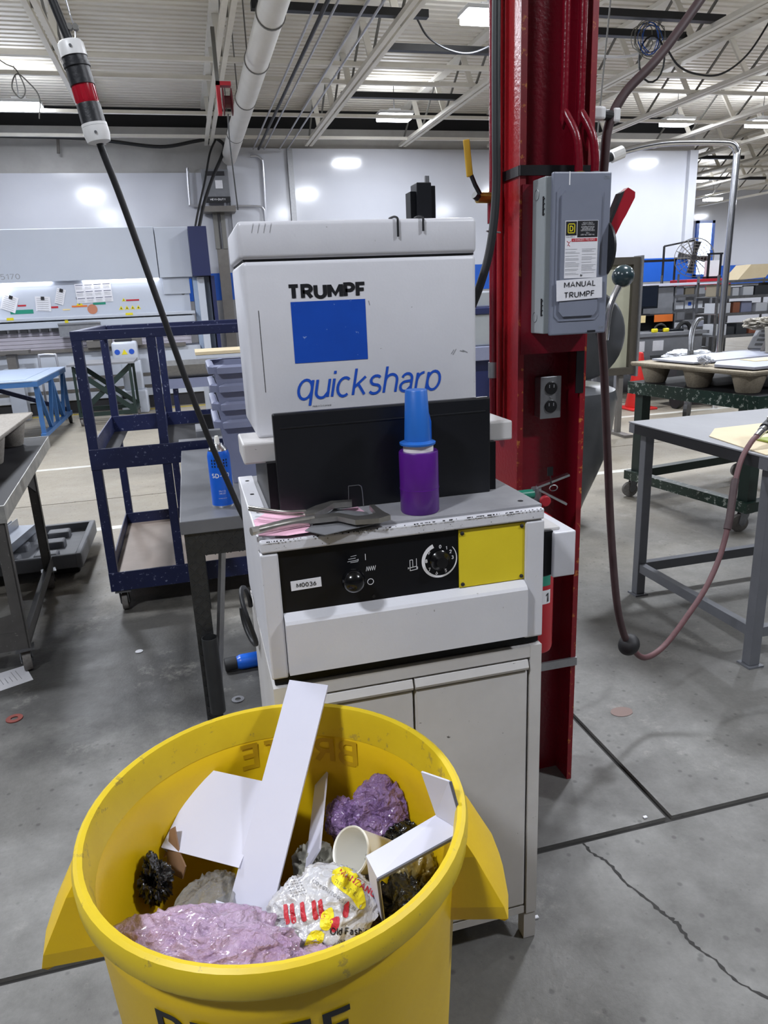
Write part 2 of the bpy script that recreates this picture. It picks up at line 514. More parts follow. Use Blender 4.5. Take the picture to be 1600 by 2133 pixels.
M('green_worn', '17342a', 0.4, var=('10261f', 8, .6), chips=('98a098', 26, .56), stretch=(.35, 1, 1))
M('green_dark', '1b2f2a', 0.45, var=('13231f', 8, .7), chips=('70776f', 40, .72))
M('blue_light', '3f6fa8', 0.45, var=('335c90', 8, .7), chips=('93a4bb', 30, .66))
M('sheet_blue', 'b4c2d8', 0.35, 0.2, var=('9fb0ca', 3, .8))
M('sheet_grey', '9fa3b0', 0.4, 0.1, var=('8f93a2', 3, .8))
M('tote_grey', '8388a0', 0.42, var=('767b93', 8, .7))
M('plastic_grey', '7f8186', 0.55, var=('66686d', 8, .8))
M('alu', 'c5cad3', 0.3, 0.6, var=('b3b9c4', 3, .7))
M('brake_white', 'c2c8d3', 0.3, var=('b9bfcb', 1.5, .8))
M('brake_grey', 'bdb9c4', 0.4, var=('aaa6b2', 3, .8), stretch=(.2, 1, 4))
M('brake_blue', '1a2350', 0.4)
M('brake_pale', 'aebfd6', 0.35)
M('steel_rough', '807c78', 0.45, 0.4, var=('625f5b', 5, .8))
M('leg_steel', '5f5d5b', 0.5, 0.3, var=('42403f', 9, .8), chips=('8d8a86', 50, .62))
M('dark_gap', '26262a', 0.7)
M('lamp_white', 'ffffff', 0.4, emit=('f2f7ff', 32.0))
M('lamp_body', 'c6c8cc', 0.4)
M('strip_glow', 'ffffff', 0.4, emit=('f4f7ff', 5.0))
M('monitor', '1c2026', 0.2)
M('screen', '14181f', 0.12, emit=('2a3346', .25))
M('orange_box', 'd9702a', 0.5)
M('cone_red', 'd42a26', 0.45, var=('b8201e', 6, .7))
M('bin_dark', '2f3236', 0.5)
M('shelf_tan', '8f8674', .7)
M('shelf_white', 'b9bcc2', .6)
M('shelf_rust', '7d4a35', .6)
M('film_white', 'e6e8ec', 0.2, bump=(40, .5))
M('mirror_tan', 'a9a894', 0.5, var=('8f8e7c', 3, .8), chips=('6f6e60', 9, .70))
M('mirror_frame', '4a453c', 0.5, var=('332f29', 12, .8))
M('lever_grey', '27363b', 0.2)
M('seat_grey', '3a3b3d', 0.3, 0.2, var=('55575a', 4, .9))
M('manila', 'e5cf98', 0.7)
M('scrap_tin', 'b5b1a6', 0.4, 0.3, var=('8b877c', 9, .9), chips=('3a3832', 16, .64))
M('valve_yellow', 'c9a02e', 0.5, var=('a8801e', 12, .8))
M('brass', 'a98a3e', 0.35, 0.8)
M('ext_red', 'b01c28', 0.25)
M('tool_green', '2c8a72', 0.3)
M('foam_white', 'cdcddc', 0.5, var=('c3c3d4', 4, .7))
M('foam_edge', 'bdbdc9', 0.7)
M('board_dark', '55555c', 0.6)
M('cup_white', 'efede6', 0.4)
M('brown_paper', '9c7a5c', 0.7, var=('805f45', 14, .8))
M('rag_tan', 'a89268', 0.8, var=('7d6b48', 18, .8))
M('rag_dirty', 'b5b3a6', 0.8, var=('4a4a44', 22, .5))
M('black_film', '121215', 0.18)
M('washer_rust', '7a3b33', 0.7)
M('floor_paint_white', 'd4d3cc', 0.5, var=('b3b1a8', 8, .8))
M('floor_paint_yellow', 'd7bf3a', 0.5, var=('b09a2c', 8, .8))
M('joint_dirt', '3c3b39', 0.9, var=('242322', 12, .8))
M('window_glow', 'dfe9ff', 0.2, emit=('cfe2ff', 6.0))
# ------------------------------------------------------------------ the hall
def concrete():
    m = bpy.data.materials.new('concrete'); m.use_nodes = True
    nt = m.node_tree; N, L = nt.nodes, nt.links
    b = N['Principled BSDF']
    tc = N.new('ShaderNodeTexCoord')
    sep = N.new('ShaderNodeSeparateXYZ'); L.new(tc.outputs['Object'], sep.inputs[0])
    def nz(scale, detail=8, rough=.6):
        n = N.new('ShaderNodeTexNoise'); n.inputs['Scale'].default_value = scale
        n.inputs['Detail'].default_value = detail; n.inputs['Roughness'].default_value = rough
        L.new(tc.outputs['Object'], n.inputs['Vector']); return n.outputs['Fac']
    def ma(op, a, c, d=None):
        n = N.new('ShaderNodeMath'); n.operation = op
        for i, v in enumerate((a, c, d)):
            if v is None: continue
            if isinstance(v, (int, float)): n.inputs[i].default_value = v
            else: L.new(v, n.inputs[i])
        return n.outputs[0]
    def ramp(f, p0, p1, c0=(0, 0, 0, 1), c1=(1, 1, 1, 1)):
        r = N.new('ShaderNodeValToRGB'); r.color_ramp.elements[0].position = p0; r.color_ramp.elements[1].position = p1
        r.color_ramp.elements[0].color = c0; r.color_ramp.elements[1].color = c1
        L.new(f, r.inputs[0]); return r.outputs[0]
    def mix(f, a, c):
        n = N.new('ShaderNodeMix'); n.data_type = 'RGBA'
        L.new(f, n.inputs['Factor']) if not isinstance(f, float) else setattr(n.inputs['Factor'], 'default_value', f)
        for k, v in (('A', a), ('B', c)):
            if isinstance(v, tuple): n.inputs[k].default_value = v
            else: L.new(v, n.inputs[k])
        return n.outputs['Result']
    big = nz(0.9); mid = nz(4.5, 10, .7); fine = nz(60, 4, .7)
    clean = ramp(big, .3, .7, lin('9d9585'), lin('8b8477'))
    dirty = ramp(mid, .3, .72, lin('7b7a76'), lin('5e5d5a'))
    f = ma('ADD', sep.outputs['Y'], ma('MULTIPLY', ma('SUBTRACT', nz(1.3, 6, .6), .5), 2.4))
    f = ma('MULTIPLY_ADD', f, 1 / 2.2, -3.2 / 2.2)
    f2 = N.new('ShaderNodeClamp'); L.new(f, f2.inputs[0])
    col = mix(f2.outputs[0], dirty, clean)
    # oily patch worn into the slab round the loading tables; other blots simply darker
    def blot(cx, cy, rx, ry, amt):
        dx = ma('DIVIDE', ma('SUBTRACT', sep.outputs['X'], cx), rx)
        dy = ma('DIVIDE', ma('SUBTRACT', sep.outputs['Y'], cy), ry)
        d = ma('ADD', ma('MULTIPLY', dx, dx), ma('MULTIPLY', dy, dy))
        d = ma('ADD', d, ma('MULTIPLY', ma('SUBTRACT', nz(3.2, 9, .7), .5), 1.9))
        return ma('MULTIPLY', ramp(d, .35, 1.0, (1, 1, 1, 1), (0, 0, 0, 1)), amt)
    col = mix(blot(-.5, 3.25, .62, .85, .82), col, lin('282726'))
    col = mix(blot(.2, 3.0, .7, .55, .8), col, lin('2a2a2a'))
    col = mix(blot(.6, 1.75, .5, .5, .35), col, lin('3c3b3b'))
    col = mix(blot(3.1, 4.1, .9, .5, .4), col, lin('3c3a38'))
    col = mix(blot(1.9, 2.6, .5, .4, .3), col, lin('3c3a38'))
    # scattered dark specks and pale scuffs
    vor = N.new('ShaderNodeTexVoronoi'); vor.inputs['Scale'].default_value = 16; L.new(tc.outputs['Object'], vor.inputs['Vector'])
    col = mix(ma('MULTIPLY', ramp(vor.outputs['Distance'], .07, .15, (1, 1, 1, 1), (0, 0, 0, 1)), .55), col, lin('33312f'))
    vor2 = N.new('ShaderNodeTexVoronoi'); vor2.inputs['Scale'].default_value = 31; L.new(tc.outputs['Object'], vor2.inputs['Vector'])
    col = mix(ma('MULTIPLY', ramp(vor2.outputs['Distance'], .04, .12, (1, 1, 1, 1), (0, 0, 0, 1)), .4), col, lin('474543'))
    col = mix(ma('MULTIPLY', ramp(nz(2.2, 14, .85), .56, .66), .4), col, lin('a9a69e'))
    col = mix(ma('MULTIPLY', ramp(fine, .35, .65), .22), col, lin('4c4a47'))
    L.new(col, b.inputs['Base Color'])
    L.new(ramp(mid, .3, .7, (.42, .42, .42, 1), (.68, .68, .68, 1)), b.inputs['Roughness'])
    bp = N.new('ShaderNodeBump'); bp.inputs['Strength'].default_value = .25; bp.inputs['Distance'].default_value = .006
    L.new(ma('ADD', fine, ma('MULTIPLY', mid, 1.5)), bp.inputs['Height']); L.new(bp.outputs[0], b.inputs['Normal'])
    return m
CONC = concrete()

def struct(o):
    o['kind'] = 'structure'
    return o

fl = struct(MB().box(-16, 30, -12, 26, -0.25, -0.012).build('floor', MATS['joint_dirt']))
XC = [-16, -4.9, 1.262, 7.45, 13.6, 21.8, 30]
YC = [-12, -2.9, 1.577, 6.47, 10.9, 15.4, 20.7, 26]
G = 0.011
for i in range(len(XC) - 1):
    for j in range(len(YC) - 1):
        g = G if YC[j] < 6 else G * .6
        if YC[j] < 1.5 and i == 2: continue          # the long joint ends at the cross joint
        xe = XC[i + 2] if (YC[j] < 1.5 and i == 1) else XC[i + 1]
        MB().box(XC[i] + G, xe - G, YC[j] + g, YC[j + 1] - g, -0.012, 0).build('slab', CONC, fl)
# the crack that runs out of the joint
ck = [(.959, 1.566), (.962, 1.521), (.985, 1.479), (.99, 1.405), (1.012, 1.338), (1.027, 1.276), (1.038, 1.241), (1.038, 1.182), (1.059, 1.125), (1.067, 1.069), (1.106, 1.007), (1.15, .93), (1.17, .86)]
random.seed(4)
pts = crom([(x, y, 0) for x, y in ck], 7)
mb = MB(); top = []; bot = []
for i, p in enumerate(pts):
    w = random.uniform(.0016, .0055) * (1.5 if 30 < i < 50 else 1)
    jx = random.uniform(-.003, .003)
    top.append((p.x - w + jx, p.y, .0006)); bot.append((p.x + w + jx, p.y, .0006))
n = len(pts)
mb.add(top + bot, [(i, i + 1, n + i + 1, n + i) for i in range(n - 1)])
mb.build('crack', MATS['joint_dirt'], fl)

def line(name, x0, x1, y, w, mat):
    return struct(MB().box(x0, x1, y - w / 2, y + w / 2, 0, .0015).build(name, mat))
line('trim_1', -14, 9.5, 5.53, .09, MATS['floor_paint_white'])
line('trim_2', -14, 12, 8.0, .09, MATS['floor_paint_white'])
line('trim_3', -14, .2, 12.35, .10, MATS['floor_paint_yellow'])

# walls
wb = struct(MB().box(1.06, 11.2, 15.0, 15.3, 2.17, 4.37).build('wall_back', MATS['wall_white']))
MB().box(-16, 1.06, 15.0, 15.3, 2.17, 3.95).build('wall_panel', MATS['wall_white'], wb)
MB().box(1.06, 1.72, 14.94, 15.0, 0, 4.37).build('pilaster', MATS['wall_white'], wb)
MB().box(-16, 11.2, 14.995, 15.3, 1.67, 2.17).build('blue_band', MATS['wall_blue'], wb)
MB().box(-16, 11.2, 15.0, 15.3, 0, 1.67).build('lower_band', MATS['wall_grey'], wb)
MB().box(-16, 11.2, 15.05, 15.3, 3.95, 4.72).build('fascia', MATS['fascia'], wb)
MB().box(-16, 11.2, 15.12, 15.3, 4.72, 5.05).build('dark_gap', MATS['black_void'], wb)
for x in (11.0,):
    MB().box(x, x + .2, 14.9, 15.3, 2.17, 4.37).build('corner_post', MATS['wall_white'], wb)
wf = struct(MB().box(8, 30, 26, 26.3, 0, 5.05).build('wall_far', MATS['wall_white']))
MB().box(8, 30, 25.98, 26, 1.5, 2.25).build('blue_band', MATS['wall_blue'], wf)
win = struct(MB().box(19.7, 20.35, 25.94, 25.98, 1.95, 3.85).build('window_1', MATS['window_glow']))
fr = MB()
for x in (19.64, 20.35):
    fr.box(x, x + .12, 25.9, 25.98, 1.85, 3.95)
fr.box(19.64, 20.47, 25.9, 25.98, 3.85, 3.95).box(19.64, 20.47, 25.9, 25.98, 1.85, 1.95)
fr.build('window_frame', MATS['wall_blue'], win)
struct(MB().box(-16.3, -16, -12, 15.3, 0, 5.05).build('wall_left', MATS['wall_white']))
struct(MB().box(30, 30.3, -12, 26.3, 0, 5.05).build('wall_right', MATS['wall_white']))
struct(MB().box(-16, 30, -12.3, -12, 0, 5.05).build('wall_front', MATS['wall_white']))

# ceiling: ribbed steel deck
mb = MB(); vs, fs = [], []
y = -12.0; prof = []
while y < 26.2:
    prof += [(y, 5.05), (y + .085, 5.05), (y + .10, 5.09), (y + .135, 5.09)]
    y += .152
for (yy, zz) in prof:
    vs += [(-16, yy, zz), (30, yy, zz)]
fs = [(2 * i, 2 * i + 1, 2 * i + 3, 2 * i + 2) for i in range(len(prof) - 1)]
ceil = struct(mb.add(vs, fs).build('ceiling', MATS['deck_paint']))
MB().box(-16.3, 30.3, -12.3, 26.3, 5.2, 5.4).build('roof_board', MATS['black_void'], ceil)

# bar joists
def joist(x, y0, y1, web0):
    j = MB().box(-.075, -.015, y0, y1, 4.40, 4.455).box(.015, .075, y0, y1, 4.40, 4.455).build('roof_joist', MATS['joist_paint'], ceil, local=True)
    j.location.x = x
    MB().box(-.075, .075, y0, y1, 4.995, 5.05).build('top_chord', MATS['joist_paint'], j, local=True)
    return j
webA = MB().bar((0, 0, 4.43), (0, .42, 5.02), .085, .03).build('web_bar', MATS['joist_paint'], ceil, local=True)
webB = MB().bar((0, .42, 5.02), (0, 1.25, 4.43), .026, .026).build('web_rod', MATS['joist_dark'], ceil, local=True)
first = True
for k in range(-3, 11):
    x = .76 + 1.86 * k
    far = x > 11.3
    j = joist(x, 3.0, 25.5 if far else 14.95, 6.5)
    y = 7.45
    while y < (22 if far else 14.2):
        for w in (webA, webB):
            if first:
                c = w
            else:
                c = w.copy(); C.objects.link(c)
            c.parent = j; c.location = (0, y, 0)
        first = False
        y += 1.25
# cross bridging between the joists
for y, z in ((10.25, 4.45), (11.1, 4.47), (12.9, 4.45), (12.3, 5.0), (14.4, 4.42), (17.5, 4.45)):
    MB().box(-16, 28, y - .03, y + .03, z - .004, z + .045).build('bridging_angle', MATS['joist_paint'], ceil)
for x0, x1, y in ((1.0, 2.9, 8.56), (2.68, 4.2, 9.63), (2.6, 4.62, 11.74), (4.7, 6.4, 8.25), (5.0, 6.4, 8.82), (10, 13.6, 16.4), (13.5, 17, 19.5)):
    o = MB().box(x0, x1, y - .045, y + .045, 4.455, 4.53).build('black_rail', MATS['pipe_black'])
    single(o, {1.0: 'black square rail under the roof beside the white duct', 2.68: 'short black square rail above the red column end of the ceiling',
               2.6: 'black square rail hung just above the middle lamp by the back wall', 4.7: 'black square rail right of the column, nearer of two',
               5.0: 'black square rail right of the column, farther of two under looped wires', 10: 'dark rail high in the far hall near the wall corner',
               13.5: 'dark rail deep in the far hall ceiling'}[x0], 'rail', 'black ceiling rails')

# white duct and the conduit run beside it
d = thing('duct_pipe', 'thick white round pipe running under the roof to the wall', 'pipe', (1.11, 10, 4.05))
MB().cyl((1.1, 2, 4.22), (1.11, 14.95, 4.2), .135, n=24).build('pipe', MATS['duct_white'], d, smooth=40)
for y in (7.9, 9.3, 10.9, 13.0):
    MB().lathe([(.137, -.012), (.146, -.012), (.146, .012), (.137, .012)], (1.105, y, 4.21), 24, Matrix.Rotation(R(90), 4, 'X'), closed=True).build('clamp_band', MATS['joist_dark'], d)
    MB().cyl((1.0, y, 4.3), (1.0, y, 4.99), .008, n=6).build('hanger_rod', MATS['joist_dark'], d)
for i, (x, r, m) in enumerate(((1.56, .014, 'conduit'), (1.66, .022, 'pipe_black'), (1.76, .013, 'conduit'), (2.05, .013, 'conduit'), (2.2, .013, 'conduit'))):
    o = MB().tube([(x, 3, 4.33), (x, 14.85, 4.33)], r, 8).build('ceiling_conduit', MATS[m])
    single(o, ['thin grey conduit nearest the white ceiling pipe', 'dark thicker conduit second from the white ceiling pipe', 'thin grey conduit third from the white ceiling pipe',
               'thin grey conduit fourth from the white ceiling pipe', 'thin grey conduit farthest from the white ceiling pipe'][i], 'conduit', 'conduits under the roof')
# wall conduits
o = MB().tube(crom([(1.5, 14.9, 4.22), (1.62, 14.9, 4.22), (1.70, 14.9, 4.16), (1.72, 14.9, 4.05), (1.70, 14.9, 3.2), (1.69, 14.9, 2.2)], 5), .022, 8).build('wall_conduit', MATS['conduit'])
single(o, 'grey conduit bending down the white pilaster on the back wall', 'conduit')
o = MB().box(2.2, 2.3, 14.93, 15.0, 0, 4.37).build('wall_channel', MATS['galv'])
single(o, 'grey vertical channel running up the back wall behind the white machine', 'conduit')
o = MB().tube(crom([(.335, 14.9, 4.0), (.33, 14.9, 3.97), (.31, 14.9, 3.45), (.33, 14.9, 3.38), (.55, 14.9, 3.37)], 5), .025, 8).build('wall_conduit', MATS['conduit'])
single(o, 'short grey conduit elbow left of the wall breaker box', 'conduit')
o = MB().tube(crom([(1.08, 14.88, 3.36), (1.55, 14.88, 3.35), (1.66, 14.88, 3.3), (1.68, 14.88, 3.15), (1.68, 14.88, 2.4)], 5), .018, 8).build('wall_conduit', MATS['conduit'])
single(o, 'grey conduit leaving the right side of the wall breaker box', 'conduit')

# high bay lamps
def high_bay(x, y, z, label, lamp=True):
    k = .62 if 12 < y < 14 else 1.0
    t = thing('high_bay_light', label, 'light', (x, y, z), 0, 'high bay lights')
    b = MB(); b.rbox(-.30, .30, -.17, .17, .02, .07, .01); b.box(-.1, .1, -.06, .06, .07, .12)
    b.build('housing', MATS['lamp_body'], t, local=True)
    MB().rbox(-.28, .28, -.15, .15, -.05, .022, .012).build('diffuser', MATS['lamp_white'], t, local=True)
    MB().cyl((0, 0, .12), (0, 0, 5.03 - z), .006, n=6).build('hanging_cord', MATS['cable_black'], t, local=True)
    if lamp:
        l = bpy.data.lights.new('high_bay_glow', 'AREA'); l.shape = 'RECTANGLE'; l.size = .54; l.size_y = .28
        l.energy = LAMP_POWER * k; l.color = LAMP_COLOR
        lo = bpy.data.objects.new('high_bay_glow', l); C.objects.link(lo)
        lo.parent = t; lo.location = (0, 0, -.058)
        l2 = bpy.data.lights.new('added_uplight', 'AREA'); l2.shape = 'RECTANGLE'; l2.size = .54; l2.size_y = .28  # extra upward light added to brighten the roof deck
        l2.energy = LAMP_POWER * .12 * k; l2.color = LAMP_COLOR
        lo = bpy.data.objects.new('added_uplight', l2); C.objects.link(lo)
        lo.parent = t; lo.location = (0, 0, .13); lo.rotation_euler = (math.pi, 0, 0)
    return t
for x, y, z, s in ((-2.0, 12.8, 4.5, 'bright lamp at the left edge above the large press'), (3.79, 13.05, 4.5, 'bright lamp near the back wall above the white machine'),
                   (3.6, 8.55, 4.5, 'bright lamp high beside the red column'), (9.32, 13.1, 4.5, 'bright lamp right of the brown hose near the back wall'),
                   (11.2, 13.07, 4.5, 'bright lamp at the right edge of the view'), (14.9, 19.8, 4.5, 'lamp in the far hall, upper of two'), (17.6, 22.5, 4.3, 'lamp in the far hall, lower of two'),
                   (-2.0, 8.55, 4.5, 'lamp over the blue cart aisle'), (9.2, 8.55, 4.5, 'lamp over the shelving aisle'), (-2.0, 4.1, 4.5, 'lamp over the left loading table'),
                   (3.6, 4.1, 4.5, 'lamp over the grey work table'), (9.2, 4.1, 4.5, 'lamp over the right hand aisle'), (-2.0, -.4, 4.5, 'lamp behind the viewer to the left'),
                   (3.6, -.4, 4.5, 'lamp behind the viewer to the right'), (-7.6, 8.55, 4.5, 'lamp far to the left'), (20, 16, 4.5, 'lamp in the far hall to the right'), (22.5, 22.5, 4.5, 'added unseen lamp brightening the window wall of the far hall'), (26, 18, 4.5, 'added unseen lamp brightening the far right of the far hall')):  # last two lamps are added out of view to lift the far wall
    high_bay(x, y, z, s)
# ------------------------------------------------------------------ white grinder on its cabinet
X0, X1, YF, YB = .085, .68, 1.318, 1.86
WH, DW = MATS['machine_white'], MATS['machine_dirty']
cab = thing('machine_cabinet', 'off-white two-door steel cabinet under the grinder', 'cabinet', (.38, 1.6, 0))
b = MB(); b.box(X0 + .012, X1 - .012, YF + .02, YB - .02, .085, .80)
b.build('carcass', DW, cab)
MB().box(X0, X0 + .03, YF - .006, YF + .02, .08, .82).build('stile', DW, cab)
MB().box(X1 - .03, X1, YF - .006, YF + .02, .08, .82).build('stile', DW, cab)
MB().box(X0, X1, YF - .006, YF + .02, .789, .82).build('top_rail', DW, cab)
MB().box(X0 + .03, X1 - .03, YF - .004, YF + .02, .08, .106).build('bottom_rail', DW, cab)
MB().box(X0, X0 + .012, YF + .02, YB, .08, .82).build('side_panel', DW, cab)
MB().box(X1 - .012, X1, YF + .02, YB, .08, .82).build('side_panel', DW, cab)
MB().box(X0, X1, YB - .02, YB, .08, .82).build('back_panel', DW, cab)
for x in (X0, X1 - .035):
    for y in (YF - .004, YB - .04):
        MB().box(x, x + .035, y, y + .036, 0, .08).build('foot', DW, cab)
for x0, x1 in ((X0 + .034, .3785), (.3835, X1 - .034)):
    d = MB().rbox(x0, x1, YF - .004, YF + .014, .11, .758, .004).build('door', DW, cab)
    h = MB().prism([(0, 0), (.016, .002), (.018, .008), (.012, .024), (0, .026)],
                   Matrix(((0, 0, 1, x0), (-1, 0, 0, YF + .008), (0, 1, 0, .761), (0, 0, 0, 1))), x1 - x0)
    h.build('pull_lip', DW, d)

gr = thing('tool_grinder', 'white bench tool grinder with tall hood and black control panel', 'machine', (.38, 1.6, .822))
# housing
MB().box(X0 + .006, X1 - .006, YF + .006, YB - .004, .8215, .842).build('gap_shade', MATS['panel_black'], gr)  # black box puts the shade of the open gap into colour
MB().rbox(X0, .1195, YF - .004, YB, .838, 1.106, .004).build('side_cheek', WH, gr)
MB().rbox(.637, X1, YF - .004, YB, .838, 1.106, .004).build('side_cheek', WH, gr)
MB().box(.1195, .637, YB - .015, YB, .838, 1.106).build('back_panel', WH, gr)
MB().rbox(X0 - .002, X1 + .002, YF - .008, YF + .016, 1.105, 1.1345, .0045).build('front_lip', WH, gr)
MB().box(X0 + .034, X1 + .001, YF + .014, YB, 1.118, 1.1355).build('top_plate', MATS['machine_top'], gr)
fl_ = MB().rbox(X0 - .002, X0 + .036, YF + .014, YB, 1.106, 1.1385, .003).build('side_flange', WH, gr)
for y in (1.50, 1.66, 1.80):
    MB().cyl((X0 + .018, y, 1.1386), (X0 + .018, y, 1.1392), .005, n=10).build('bolt_hole', MATS['ink_black'], fl_)
for x, y in ((X1 - .03, 1.37),):
    MB().cyl((x, y, 1.1355), (x, y, 1.1362), .006, n=12).build('bolt_hole', MATS['ink_black'], gr)
random.seed(33)
pc_ = MB()
for i in range(90):
    x = random.uniform(X0 + .01, X1 - .01); w = random.uniform(.0008, .004) * (2.2 if .36 < x < .62 and random.random() < .3 else 1); h = random.uniform(.0006, .0022)
    pc_.box(x, x + w, YF - .0086, YF - .0078, 1.1325 - h, 1.1330)
for i in range(26):
    x = random.uniform(X0 + .01, X1 - .01); z = random.uniform(1.108, 1.13); w = random.uniform(.0006, .0018)
    pc_.box(x, x + w, YF - .0084, YF - .0078, z, z + w)
o = pc_.build('paint_chips', MATS['ink_black'], gr); o['kind'] = 'stuff'
# front panel below the controls
fp = MB().prism([(0, 0), (.026, .003), (.026, .112), (.022, .118), (0, .13)],
                Matrix(((0, 0, 1, .1205), (-1, 0, 0, YF + .006), (0, 1, 0, .848), (0, 0, 0, 1))), .5155)
fp.build('front_panel', WH, gr)
# control panel
YP = YF + .004
cp = MB().box(.1195, .489, YP, YP + .02, .977, 1.106).build('control_panel', MATS['panel_black'], gr)
XD, ZD = (1, 0, 0), (0, 0, 1)
MB().box(.1395, .2, YP - .0012, YP, 1.0225, 1.0425).xf(Matrix.Translation((.17, 0, 1.032)) @ Matrix.Rotation(R(-1.5), 4, 'Y') @ Matrix.Translation((-.17, 0, -1.032))).build('number_tag', MATS['paper'], cp)
lettering('M0036', (.1505, YP - .0012, 1.0275), XD, ZD, .014, MATS['ink_black'], cp, width=.039, height=.0095, weight=.17)
# ball knob
k = MB(); k.cyl((.258, YP, 1.040), (.258, YP - .02, 1.040), .008, n=12)
bm = bmesh.new(); bmesh.ops.create_uvsphere(bm, u_segments=24, v_segments=16, radius=.0235)
k.addbm(bm, Matrix.Translation((.258, YP - .036, 1.040)))
k.build('ball_knob', MATS['knob_black'], gr, smooth=50)
# dial
dc = Vector((.4475, 0, 1.045))
pol = []
ring = MB(); seg = 40
vs = []
for i in range(seg + 1):
    t = R(112 + 290 * i / seg)           # from upper left round the bottom to upper right
    w = .0075 * (1 - i / seg) + .0012
    for rr in (.0385, .0385 - w):
        vs.append((dc.x + rr * math.cos(t), YP - .0006, dc.z + rr * math.sin(t)))
ring.add(vs, [(2 * i, 2 * i + 1, 2 * i + 3, 2 * i + 2) for i in range(seg)])
ring.build('scale_ring', MATS['ink_white'], cp)
for s, t in zip('012356789', (86, 57, 32, 4, -62, -104, -140, 178, 142)):
    lettering(s, (dc.x + .0285 * math.cos(R(t)), YP, dc.z + .0285 * math.sin(R(t)) - .003), XD, ZD, .0092, MATS['ink_white'], cp, align='CENTER', bold=.0001, name='numeral')
dk = MB(); dk.lathe([(.0215, 0), (.0215, -.004), (.019, -.006), (.013, -.018), (.012, -.02), (0, -.0205)], (dc.x, YP, dc.z), 28, Matrix.Rotation(R(-90), 4, 'X'))
dk.build('dial_knob', MATS['knob_black'], gr, smooth=40)
# printed pictograms
def strokes(parent, pts_list, w=.0011, mat='ink_white', y=YP - .0005, name='pictogram'):
    mb = MB()
    for a, c in pts_list:
        mb.bar((a[0], y, a[1]), (c[0], y, c[1]), w, .0004, upv=(0, 1, 0))
    return mb.build(name, MATS[mat], parent)
strokes(cp, [((.292, 1.066), (.292, 1.079))])
zz = [(.292 + i * .0022, 1.042 + (.010 if i % 2 else 0)) for i in range(10)]
strokes(cp, list(zip(zz[:-1], zz[1:])), .0008)
cir = [(.300 + .0062 * math.cos(i * .3927), 1.0185 + .0062 * math.sin(i * .3927)) for i in range(17)]
strokes(cp, list(zip(cir[:-1], cir[1:])))
strokes(cp, [((.262, 1.077), (.274, 1.0785)), ((.257, 1.072), (.272, 1.073)), ((.255, 1.067), (.277, 1.0685)), ((.261, 1.0645), (.276, 1.065)), ((.277, 1.066), (.277, 1.0705))], .0008)
strokes(cp, [((.384, 1.030), (.4, 1.032)), ((.4, 1.032), (.4, 1.037)), ((.384, 1.030), (.384, 1.035)), ((.38, 1.036), (.398, 1.038)), ((.384, 1.038), (.384, 1.053)), ((.384, 1.053), (.39, 1.053)), ((.39, 1.053), (.39, 1.038)),
             ((.398, 1.055), (.398, 1.033)), ((.38, 1.034), (.38, 1.038))], .001)
MB().cyl((.305, YP, .986), (.305, YP - .002, .986), .0035, n=10).build('screw', MATS['rubber_black'], gr)
# yellow blanking plate
yp = MB().box(.4895, .6365, YP - .003, YP + .012, .978, 1.104).build('cover_plate', MATS['panel_yellow'], gr)
for x in (.4965, .6295):
    for z in (.985, 1.097):
        MB().lathe([(.0042, 0), (.0042, -.002), (.002, -.0032), (0, -.0035)], (x, YP - .003, z), 10, Matrix.Rotation(R(-90), 4, 'X')).build('screw', MATS['rubber_black'], yp)
# wheel guard shield and neck
sh = MB().rbox(.146, .622, 1.466, 1.482, 1.1345, 1.350, .004).build('shield', MATS['shield_black'], gr)
o = MB(); o.bar((.293, 1.4655, 1.137), (.295, 1.4655, 1.184), .0012, .0012); o.bar((.295, 1.4655, 1.184), (.318, 1.4655, 1.184), .0012, .0012)
o.tube(crom([(.318, 1.4655, 1.184), (.324, 1.4655, 1.176), (.326, 1.4655, 1.137)], 5), .0011, 6)
o.build('notch_edge', MATS['galv'], sh)
MB().rbox(.16, .61, 1.4645, 1.467, 1.318, 1.3215, .001).build('fold_line', MATS['shield_black'], sh)
MB().box(.128, .642, 1.484, 1.80, 1.1345, 1.246).build('neck', MATS['panel_black'], gr)
MB().rbox(.083, .69, 1.50, 1.64, 1.2435, 1.2875, .004).build('cross_arm', DW, gr)
# hood
hd = MB().rbox(.120, .6245, 1.55, 1.86, 1.286, 1.6485, .010, 3).build('hood', WH, gr, smooth=40)
MB().rbox(.117, .6245, 1.547, 1.865, 1.6515, 1.7235, .009, 3).build('hood_lid', WH, gr, smooth=40)
MB().box(.124, .62, 1.555, 1.855, 1.648, 1.652).build('seam', MATS['dark_gap'], hd)
YH = 1.55
lettering('TRUMPF', (.211, YH, 1.570), XD, ZD, .04, MATS['ink_black'], hd, weight=.29, spacing=.75, width=.1605, height=.031)
MB().box(.2125, .3715, YH - .0007, YH, 1.441, 1.566).build('logo_square', MATS['logo_blue'], hd)
lettering('quicksharp', (.212, YH, 1.350), XD, ZD, .08, MATS['ink_blue'], hd, shear=.20, width=.326, height=.072, weight=.10, spacing=.62)
lettering('Made in Switzerland', (.243, YH, 1.346), XD, ZD, .005, MATS['ink_black'], hd, width=.041, height=.0042)
# scratches on the paint
strokes(hd, [((.13 + .0155, 1.552), (.13 + .0155, 1.385))], .0012, 'ink_black', YH - .0003, 'scratch')
strokes(hd, [((.563, 1.440), (.57, 1.449)), ((.567, 1.438), (.575, 1.45)), ((.584, 1.446), (.594, 1.443)), ((.59, 1.447), (.602, 1.441)), ((.379, 1.562), (.381, 1.553))], .0016, 'ink_grey', YH - .0003, 'scratch')
strokes(hd, [((.145 + i * .004, 1.713 - .012), (.15 + i * .004, 1.719)) for i in range(0, 12, 3)], .0006, 'ink_grey', 1.5465, 'scratch')
